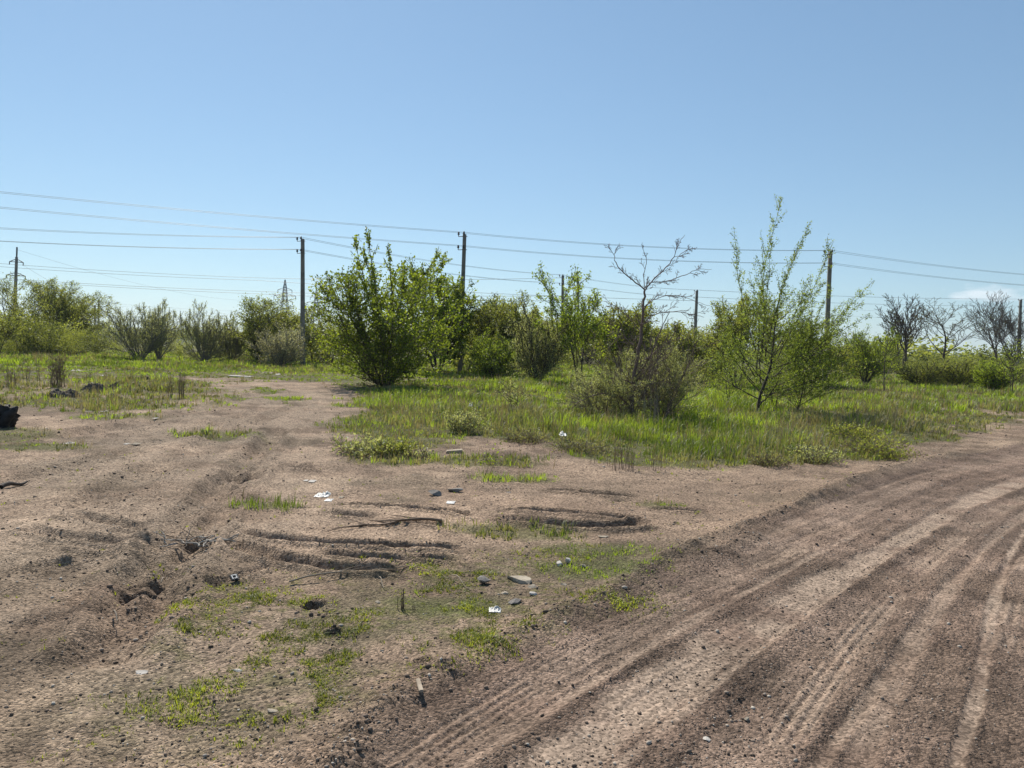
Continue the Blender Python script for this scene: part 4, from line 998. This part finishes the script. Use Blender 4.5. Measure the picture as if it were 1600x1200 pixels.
ROCKS = [
 ('stone_slab', 810, 908, 40, .8, .06, M_STONE, 'flat tan stone slab, the biggest stone on the mossy ground', 1),
 ('stone', 833, 921, 14, .8, .04, M_STONE, 'flat pale stone just right of and below the slab', 2),
 ('stone', 834, 931, 13, .6, .03, M_STONE_W, 'small pinkish-white stone below the flat pale one', 3),
 ('stone', 874, 885, 11, .9, .06, M_STONE_W, 'rounded pale stone, lower of two beyond the slab', 4),
 ('stone', 887, 881, 9, .9, .06, M_STONE_W, 'rounded white stone, right of two beyond the slab', 5),
 ('stone', 806, 944, 24, .6, .05, M_STONE_D, 'dark grey stone with a pale edge above the white wrapper', 6),
 ('stone', 786, 930, 13, .6, .03, M_STONE, 'small tan chip between slab and wrapper', 7),
 ('stone', 756, 911, 22, .7, .07, M_STONE_D, 'grey lump of rock left of the slab', 8),
 ('stone', 679, 774, 22, .5, .09, M_STONE_D, 'grey stone on bare dirt, left of two', 9),
 ('stone', 712, 768, 24, .5, .07, M_STONE_D, 'dark stone on bare dirt, right of two', 10),
 ('stone', 794, 770, 11, .6, .04, M_STONE_D, 'small grey stone alone left of the far rut', 11),
 ('stone', 944, 839, 18, .6, .03, M_STONE, 'flat tan stone below the long ruts', 12),
 ('stone', 1105, 1147, 12, .9, .022, M_STONE_W, 'smooth white pebble on the road gravel', 13),
 ('stone', 224, 1049, 20, .5, .02, M_STONE_W, 'flat whitish stone in dry dirt at lower left', 14),
 ('stone', 371, 1044, 22, .5, .015, M_STONE_W, 'flat whitish stone set in the mossy ground', 15),
 ('stone', 426, 1106, 20, .5, .012, M_STONE, 'thin pale stone chip on the tread-marked patch', 16),
 ('stone', 912, 888, 10, .7, .03, M_STONE, 'small pale stone right of the rounded pair', 17),
 ('stone', 882, 917, 10, .7, .02, M_STONE, 'yellowish chip right of the slab', 18),
 ('stone', 1166, 1115, 8, .8, .02, M_STONE, 'small tan pebble right above the white pebble', 19),
 ('earth_clod', 495, 1108, 10, .8, .03, M_EARTH, 'dark clod of earth near the tread-marked patch', 20),
 ('earth_clod', 240, 922, 12, .9, .05, M_EARTH, 'reddish dark clod beside the deep rut hole', 21),
 ('stone', 590, 942, 10, .6, .02, M_STONE, 'pale chip near the two thin twigs', 22),
 ('stone', 657, 1052, 8, .6, .02, M_STONE_D, 'small stone at the edge of the dark ridge', 23),
]
for (nm_, px, py, wpx, ar, h, mt, lb, sdx) in ROCKS:
    w = px_m(px, py, wpx); q = at(px, py)
    rock(nm_, px, py, w, w * ar * 1.3, max(h * .8, w * .16), mt, lb, 'stone' if 'stone' in nm_ else 'clod', sdx, rz=rng.uniform(-.3, .3))

# heaps of dark earth at the left, and the charred stump at the edge
def heap(name, px, py, wpx, hpx, mat, label, cat, seed, yw=.6, spikes=0):
    q = at(px, py); w = wpx / 1200 * q[1]; h = hpx / 1200 * q[1] * .7; n = 44
    a, b = np.meshgrid(np.linspace(-1, 1, n), np.linspace(-1, 1, n)); rr = np.hypot(a, b)
    z = np.clip(1 - rr ** 3.2, -.3, 1) * (.55 + .9 * (fbm(a + seed, b, .5, seed, 4) - .1)); z = z + (fbm(a + seed, b, .16, seed + 3, 3) - .5) * .9 * (rr < 1)
    V = np.stack([a * w / 2, b * w / 2 * yw, np.where(rr < 1.02, z * h, -.1)], -1).reshape(-1, 3); idx = np.arange(n * n).reshape(n, n)
    F = np.stack([idx[:-1, :-1], idx[:-1, 1:], idx[1:, 1:], idx[1:, :-1]], -1).reshape(-1, 4)
    o = mesh_np(name, V, [F], mat, None); o.location = (q[0], q[1], gz(*q) - .02); return tag(o, label, cat)
heap('earth_heap', 100, 621, 58, 16, M_EARTH, 'low dark heap half covered with weeds, left of the black one', 'heap', 3)
heap('earth_heap', 146, 613, 44, 18, M_EARTH, 'black ragged heap of dumped earth with a pale top', 'heap', 7)
heap('earth_heap', 179, 608, 18, 14, M_EARTH, 'small dark mound right beside the black heap', 'heap', 9)
heap('earth_heap', 146, 622, 20, 8, M_EARTH, 'tiny dark lump in front of the black heap', 'heap', 11)
heap('dark_bag', 228, 593, 16, 9, M_CHAR, 'dark crumpled bag lying behind the weeds', 'bag', 13)
# charred stump: lobed ragged lump
q = at(-9, 668)
rg = np.random.default_rng(5); a, b = np.meshgrid(np.linspace(0, 2 * math.pi, 60, endpoint=False), np.linspace(0, 1, 26))
rad = (.19 + .10 * np.sin(a * 3 + 1) + .12 * (fbm(np.cos(a) * 2 + 5, np.sin(a) * 2 + b * 3, .5, 91, 4) - .5) * 2.4) * (1 - .35 * b ** 3) ; top_ = .30 + .22 * fbm(np.cos(a) * 1.3, np.sin(a) * 1.3, .4, 93, 3)
V = np.stack([rad * np.cos(a) * (1 + .25 * b), rad * np.sin(a), b * top_ - .05], -1).reshape(-1, 3); ix = np.arange(26 * 60).reshape(26, 60)
F = np.stack([ix[:-1], np.roll(ix[:-1], -1, 1), np.roll(ix[1:], -1, 1), ix[1:]], -1).reshape(-1, 4)
V = np.vstack([V, [[0, 0, .22]]]); T3f = np.stack([ix[-1], np.roll(ix[-1], -1), np.full(60, 26 * 60)], -1)
o = mesh_np('charred_stump', V, [F, T3f], M_CHAR, None); o.location = (q[0], q[1], gz(*q)); tag(o, 'black charred stump cut by the left edge', 'stump')
lobe = tubes_obj('root_knob', [([(.16, 0, .10), (.27, -.02, .22), (.34, 0, .31), (.38, .02, .36)], [.10, .09, .06, .02])], .1, M_CHAR, o, 8)

# dark box under the trees at left
p = at(108, 556); o = empty('dumped_trough', (p[0], p[1], 0), 'dark low metal trough under the trees at left', 'trough')
import bmesh
def boxm(name, cx, cy, cz, sx, sy, sz, mat, parent, bev=.01, rot=(0, 0, 0)):
    bm = bmesh.new(); bmesh.ops.create_cube(bm, size=1)
    for v in bm.verts: v.co = Vector((v.co.x * sx, v.co.y * sy, v.co.z * sz))
    if bev: bmesh.ops.bevel(bm, geom=bm.edges[:], offset=bev, segments=2, affect='EDGES')
    me = bpy.data.meshes.new(name); bm.to_mesh(me); bm.free(); me.materials.append(mat)
    b = bpy.data.objects.new(name, me); COL.objects.link(b); b.location = (cx, cy, cz); b.rotation_euler = rot
    if parent: b.parent = parent
    return b
boxm('side', 0, -.5, .20, 1.45, .06, .34, M_STEEL, o); boxm('side', 0, .5, .20, 1.45, .06, .34, M_STEEL, o)
boxm('end', -.8, 0, .20, .06, .94, .34, M_STEEL, o); boxm('end', .8, 0, .20, .06, .94, .34, M_STEEL, o)
boxm('rim', 0, -.54, .39, 1.66, .08, .05, M_GALV, o)

# bundle of bleached roots
q = at(322, 852); o = empty('root_bundle', (q[0], q[1], gz(*q) + .01), 'tangle of bleached pale roots lying across the rut', 'dead roots')
rg = np.random.default_rng(8)
def wig(n, L, r, spread, z0, z1, cx=0, ang=0.25):
    Ls = []
    for i in range(n):
        a = rg.normal(0, ang) + (math.pi if rg.random() < .5 else 0); p0 = np.array([cx + rg.normal(0, spread), rg.normal(0, .06), rg.uniform(z0, z1)]); d = np.array([math.cos(a), math.sin(a), rg.normal(0, .25)]); pts = [p0]
        for k in range(7): d = unit(d + rg.normal(0, .28, 3) * np.array([1, 1, .6])); q_ = pts[-1] + d * L / 7; q_[2] = max(q_[2], .005); pts.append(q_)
        Ls.append((pts, np.linspace(r, r * .35, 8) * rg.uniform(.6, 1.2)))
    return Ls
tubes_obj('pale_roots', wig(14, .17, .010, .06, .02, .08, .05, .6), .01, M_DEADWOOD, o)
tubes_obj('thin_roots', wig(30, .2, .004, .12, .01, .05, -.05, .6), .01, M_TWIG, o)
tubes_obj('dark_roots', wig(12, .16, .007, .08, .0, .03, -.13, .5), .01, M_DEADWOOD, o)

def branch(px0, py0, px1, py1, r, label, seed, kids=8, kl=.35, mat=M_TWIG, lift=.03, cat='branch', name='fallen_branch'):
    a = at(px0, py0); b = at(px1, py1); rg = np.random.default_rng(seed); L = np.linalg.norm(b - a)
    o = empty(name, (a[0], a[1], gz(*a)), label, cat); n = 9; d2 = b - a
    t = np.linspace(0, 1, n)[:, None]; xy = d2 * t + rg.normal(0, L * .012, (n, 2)); main = np.column_stack([xy, lift + .02 * np.sin(t * 6)[:, 0]])
    S = [(main, np.linspace(r, r * .4, n))]; tw = []
    for k in range(kids):
        i = rg.integers(1, n - 1); s = rg.choice([-1, 1]); ang = math.atan2(d2[1], d2[0]) + s * rg.uniform(.25, .8); ll = L * kl * rg.uniform(.5, 1.1); p0 = main[i]; pts = [p0]; 
        for m in range(6): ang += rg.normal(0, .12); pts.append(pts[-1] + np.array([math.cos(ang), math.sin(ang), rg.normal(.02, .08)]) * ll / 6)
        pts = np.array(pts); pts[:, 2] = np.maximum(pts[:, 2], .008); tw.append((pts, np.linspace(r * .5, r * .15, 7)))
    tubes_obj('limb', S, r, mat, o)
    if tw: tubes_obj('twigs', tw, r, mat, o)
branch(688, 817, 560, 822, .017, 'fallen brown branch with twigs fanning left, over the ruts', 3, 10, .55, name='fallen_branch')
branch(455, 912, 640, 884, .007, 'thin straw-coloured branch along the top of the moss', 5, 6, .3, M_WOOD)
branch(705, 905, 736, 924, .004, 'thin bare twig left of the grey rock lump', 6, 1, .3, M_WOOD, cat='twig', name='twig')
branch(592, 908, 601, 922, .004, 'short straw twig in the moss left of centre', 7, 0, .3, M_WOOD, cat='twig', name='twig')
branch(178, 962, 184, 974, .006, 'short pale stick below the deep rut hole', 8, 0, .3, M_WOOD, cat='stick', name='stick')
branch(2, 768, 42, 758, .028, 'dark stick lying in the dirt near the left edge', 9, 0, .3, M_BARK, cat='stick', name='stick')
branch(252, 904, 262, 893, .005, 'thin curved twig above the deep rut hole', 10, 0, .3, M_WOOD, cat='twig', name='twig')
branch(200, 601, 262, 594, .03, 'long pale pole lying in the weeds at left', 12, 0, .3, M_WOOD, cat='stick', name='stick')
branch(1290, 720, 1335, 690, .006, 'dry twig leaning at the edge of the dark grass', 13, 3, .3, M_STALK, lift=.1, cat='twig', name='twig')

# wood pieces
def plank(px, py, wpx, d, h, rz, mat, label, cat='plank', name='plank', lift=.02, tilt=0.0):
    w = px_m(px, py, wpx); q = at(px, py)
    b = boxm(name, q[0], q[1], gz(*q) + lift, w, d, h, mat, None, min(h, d) * .2, (tilt, 0, rz)); tag(b, label, cat)
    V = b.data.vertices
    for v in V: v.co.z += .25 * h * math.sin(v.co.x * 9); v.co.y += .06 * d * math.sin(v.co.x * 13)
    return b
plank(710, 708, 26, .16, .05, .05, M_WOOD, 'pale plank end at the edge of the weeds')
plank(655, 1087, 7, .13, .012, .25, M_WOOD, 'weathered flat wood scrap on the dark ridge', lift=.05)
plank(376, 588, 36, .5, .05, 0, M_STONE_W, 'long white board lying where the track bends', 'board', 'board')

# litter
def litter(px, py, wpx, hpx, label, mat, seed, cat='litter', name='crumpled_wrapper', amp=.35, lift=.0, hgt=.25):
    wpx *= .85; hpx *= .8
    q = at(px, py); w = wpx / 1200 * q[1]; d = abs(at(px, py - hpx / 2)[1] - at(px, py + hpx / 2)[1]); d = min(d, w * 2); n = 22
    a, b = np.meshgrid(np.linspace(-1, 1, n), np.linspace(-1, 1, n)); e = .72 + .5 * fbm(a + seed, b, .7, seed, 2)
    th = np.arctan2(b, a); m = np.maximum(abs(a), abs(b)); out_ = (.75 + .4 * fbm(np.cos(th) * 2 + seed, np.sin(th) * 2, .8, seed + 5, 3))
    x = a * w / 2 * out_; y = b * d / 2 * out_; z = np.abs(fbm(a + seed, b, .5, seed + 9, 4) - .5) * 4 * amp * w * hgt * (1 - m ** 4) + .008
    V = np.stack([x, y, z], -1).reshape(-1, 3); idx = np.arange(n * n).reshape(n, n)
    F = np.stack([idx[:-1, :-1], idx[:-1, 1:], idx[1:, 1:], idx[1:, :-1]], -1).reshape(-1, 4)
    o = mesh_np(name, V, [F], mat, None); o.location = (q[0], q[1], gz(*q) + lift); tag(o, label, cat); return o
litter(773, 957, 24, 9, 'crumpled white wrapper on the moss below the slab', M_PLASTIC, 1, hgt=.6)
litter(504, 774, 26, 8, 'torn white plastic sheet by the ruts', M_PLASTIC, 2, name='plastic_sheet', hgt=.6)
litter(514, 781, 14, 5, 'small white scrap beside the torn plastic sheet', M_PLASTIC, 3, name='plastic_scrap')
litter(704, 786, 16, 5, 'thin white scrap on pinkish dirt below the grey stones', M_PLASTIC, 4, name='plastic_scrap')
litter(478, 752, 8, 4, 'small pale paper scrap, left of a pair above the sheet', M_STONE_W, 5, name='paper_scrap')
litter(488, 753, 12, 5, 'pale paper scrap, right of a pair above the sheet', M_STONE_W, 6, name='paper_scrap')
litter(879, 690, 14, 8, 'white plastic bag caught in the grass edge', M_PLASTIC, 7, name='plastic_bag', hgt=1.4, lift=.1, cat='bag')
litter(735, 643, 10, 5, 'white bag scrap in the bright grass behind the weeds', M_PLASTIC, 8, name='plastic_bag', hgt=1.4, lift=.12, cat='bag')
litter(674, 650, 18, 4, 'yellow plastic scrap lying in the grass', M_YELLOW, 9, name='plastic_scrap', hgt=.5, lift=.08)
LIT = [(139,645,9,3,'small white litter, left of two on the grass by the left mounds'),(163,645,9,3,'small white litter, right of two on the grass by the left mounds'),(243,655,7,3,'white scrap at the near edge of the left grass'),
 (418,583,20,3,'white debris right of the long board'),(433,585,9,3,'small pale debris beside the white debris near the left pole'),(162,587,10,5,'pale lump of rubble behind the dry bush'),(171,589,6,4,'smaller pale rubble lump behind the dry bush'),
 (142,600,12,7,'pale lump on top of the black heap'),(120,580,14,3,'pale scrap behind the dry bush at left'),(212,695,12,3,'white scrap in the middle of the left dirt'),(108,694,14,3,'pale chip in the dirt at left, flat'),(198,695,8,3,'pale chip left of the white scrap in the dirt'),
 (272,605,8,6,'white bag among the dry stalks'),(232,838,8,4,'small white scrap left of the root bundle'),(1412,668,8,4,'pale stone-like litter in the right grass'),(533,777,9,3,'tiny white scrap right of the torn sheet'),(586,700,8,3,'pale scrap under the grey-green weeds')]
for i, (px, py, w, h, lb) in enumerate(LIT): litter(px, py, w, h, lb, M_STONE_W if i % 3 else M_STONE, 20 + i, name='litter_scrap', hgt=.5, lift=.0)

# the little black-and-white tag
q = at(366, 911); o = empty('plastic_tag', (q[0], q[1], gz(*q) + .045), 'small square black tag with a white mark, lying tilted', 'tag', rz=R(38))
o.rotation_euler = (R(28), 0, R(42))
boxm('frame', 0, 0, 0, .056, .056, .012, M_BLACK, o, .003)
def strip(name, x, y, sx, sy): boxm(name, x, y, .0085, sx, sy, .004, M_PLASTIC, o, 0)
strip('white_mark', -.016, 0, .007, .038); strip('white_mark', .004, .016, .031, .007); strip('white_mark', .012, -.004, .007, .022); strip('white_mark', .002, -.014, .013, .006)
tubes_obj('tie', [[(.028, .02, 0), (.045, .03, .012), (.06, .028, .02)]], .003, M_BLACK, o)

# dry stalks: individual bunches
def stalks(px, py, ptop, wpx, n, label, seed, name='dry_weed', mat=M_STALK, r=.006, lean=.12, twigs=5, leaf=None):
    q, H, W = span(px - wpx / 2, px + wpx / 2, ptop, py, px); rg = np.random.default_rng(seed)
    o = empty(name, (q[0], q[1], gz(*q)), label, 'weed', 'dry weed stalks'); L = []
    for i in range(n):
        b = np.array([rg.uniform(-.5, .5) * W * .6, rg.uniform(-.5, .5) * W * .6, -.03]); h = H * rg.uniform(.6, 1.05); l = rg.normal(0, lean, 2); t = np.linspace(0, 1, 6)[:, None]
        pts = b + t * np.array([0, 0, h]) + (t ** 1.5) * np.array([l[0] * h, l[1] * h, 0]); L.append((pts, np.linspace(r, r * .4, 6)))
        for k in range(twigs):
            j = rg.integers(2, 6); a = rg.random() * 6.28; ll = h * rg.uniform(.1, .28); d = np.array([math.cos(a) * .6, math.sin(a) * .6, .8]); L.append(([pts[j], pts[j] + d * ll * .5, pts[j] + d * ll + np.array([0, 0, ll * .2])], [r * .5, r * .4, r * .25]))
    tubes_obj('stalks', L, r, mat, o, 3)
stalks(90, 606, 560, 30, 34, 'bushy grey-brown dry weed clump at left', 1, r=.010, twigs=9)
stalks(20, 605, 575, 22, 12, 'short reddish dry weed near the left edge', 2, r=.009)
stalks(42, 600, 562, 14, 6, 'few tall dry stalks left of the bushy dry clump', 3, r=.008)
stalks(60, 602, 560, 8, 4, 'single slim dry stalk cluster touching the bushy clump', 4, r=.008)
stalks(139, 600, 564, 5, 2, 'lone thin stalk above the black heap', 5, r=.010)
stalks(283, 624, 578, 14, 16, 'upright bunch of dry reeds beside the track', 6, r=.008, lean=.05, twigs=2)
stalks(265, 622, 590, 24, 9, 'low sparse dry stalks left of the reed bunch', 7, r=.007)
stalks(970, 735, 670, 70, 26, 'row of dry brown stalks before the bare tree', 8, r=.0035, lean=.10, twigs=2)
stalks(925, 728, 690, 14, 3, 'two or three thin stalks left of the stalk row', 9, r=.0035)
stalks(1025, 735, 695, 24, 6, 'few dry stalks right of the stalk row', 10, r=.0035)
stalks(1016, 668, 600, 40, 22, 'pale dry reeds standing at the trunk of the bare tree', 11, r=.004, lean=.08, twigs=1, mat=M_WOOD)
stalks(757, 755, 708, 18, 3, 'lone arching dry stem on bare dirt', 12, r=.004, lean=.35, twigs=3)
stalks(1335, 710, 668, 18, 4, 'thin dry stem at the corner of the grass by the road', 13, r=.004, lean=.25, twigs=3)
stalks(833, 700, 690, 8, 3, 'short brown stalks at the edge of the weeds', 14, r=.004)

# leafy weed clumps that stand out on the edge of the clearing
def weed(px, py, ptop, wpx, mat, size, label, seed, stems=16, spread=55):
    p, H, W = span(px - wpx / 2, px + wpx / 2, ptop, py, px)
    pl = gen('shrub', seed, H * .72, W, stems=stems, spread=spread, leaf_sp=.022, r0=.006, rmin=.002, leaf_p=1)
    place_plant('leafy_weed', pl, p, mat, M_TWIG, size, label, 'weed', 'leafy weed clumps', cap=5000, minr=.002, zmin=.0, crown='foliage', trunk='stem')
weed(570, 710, 668, 80, M_OLIVE, .045, 'grey-green leafy weed clump jutting onto the dirt', 1)
weed(618, 712, 678, 50, M_DEEP, .045, 'darker green weed clump right beside the grey-green one', 2)
weed(722, 676, 622, 56, M_OLIVE, .04, 'tall silvery weed in front of the bright grass', 3)
weed(655, 716, 694, 40, M_OLIVE, .035, 'low grey weed near the pale plank end', 4)
weed(766, 727, 712, 34, M_YEL, .04, 'low bright green weed alone on the dirt', 5)
weed(634, 950, 922, 26, M_YEL, .012, 'small spiky green weed on the mossy ground', 6, 12, 30)
weed(1270, 722, 682, 60, M_OLIVE, .035, 'silvery weed at the edge of the grass by the road', 7)
weed(1375, 712, 672, 90, M_DEEP, .04, 'dark weed clump at the corner of the grass by the road', 8)
weed(1330, 690, 650, 70, M_DEEP, .045, 'dark green weed clump in the shade right of the elms', 9)
weed(1200, 728, 700, 50, M_GRASS_DRY, .03, 'low dull weed at the near edge of bright grass', 10)
weed(820, 692, 660, 60, M_GRASS_DRY, .035, 'dull green weed right of the tall silvery one', 11)
weed(910, 708, 675, 70, M_GRASS_DRY, .035, 'brownish green weed clump right of the white bag', 12)

# ------------------------------------------------------------------ air
HAZE = True
if HAZE:
    bm = bmesh.new(); bmesh.ops.create_cube(bm, size=1)
    me = bpy.data.meshes.new('haze'); bm.to_mesh(me); bm.free()
    o = bpy.data.objects.new('haze', me); COL.objects.link(o); o.scale = (7600, 7600, 120); o.location = (0, 0, 48); tag(o, kind='stuff')
    m = bpy.data.materials.new('air'); m.use_nodes = True; nn = m.node_tree.nodes; nn.clear()
    ou = nn.new('ShaderNodeOutputMaterial'); v = nn.new('ShaderNodeVolumePrincipled'); v.inputs['Density'].default_value = .00016
    v.inputs['Color'].default_value = (.80, .88, 1, 1); v.inputs['Anisotropy'].default_value = .3
    m.node_tree.links.new(v.outputs[0], ou.inputs['Volume']); me.materials.append(m)
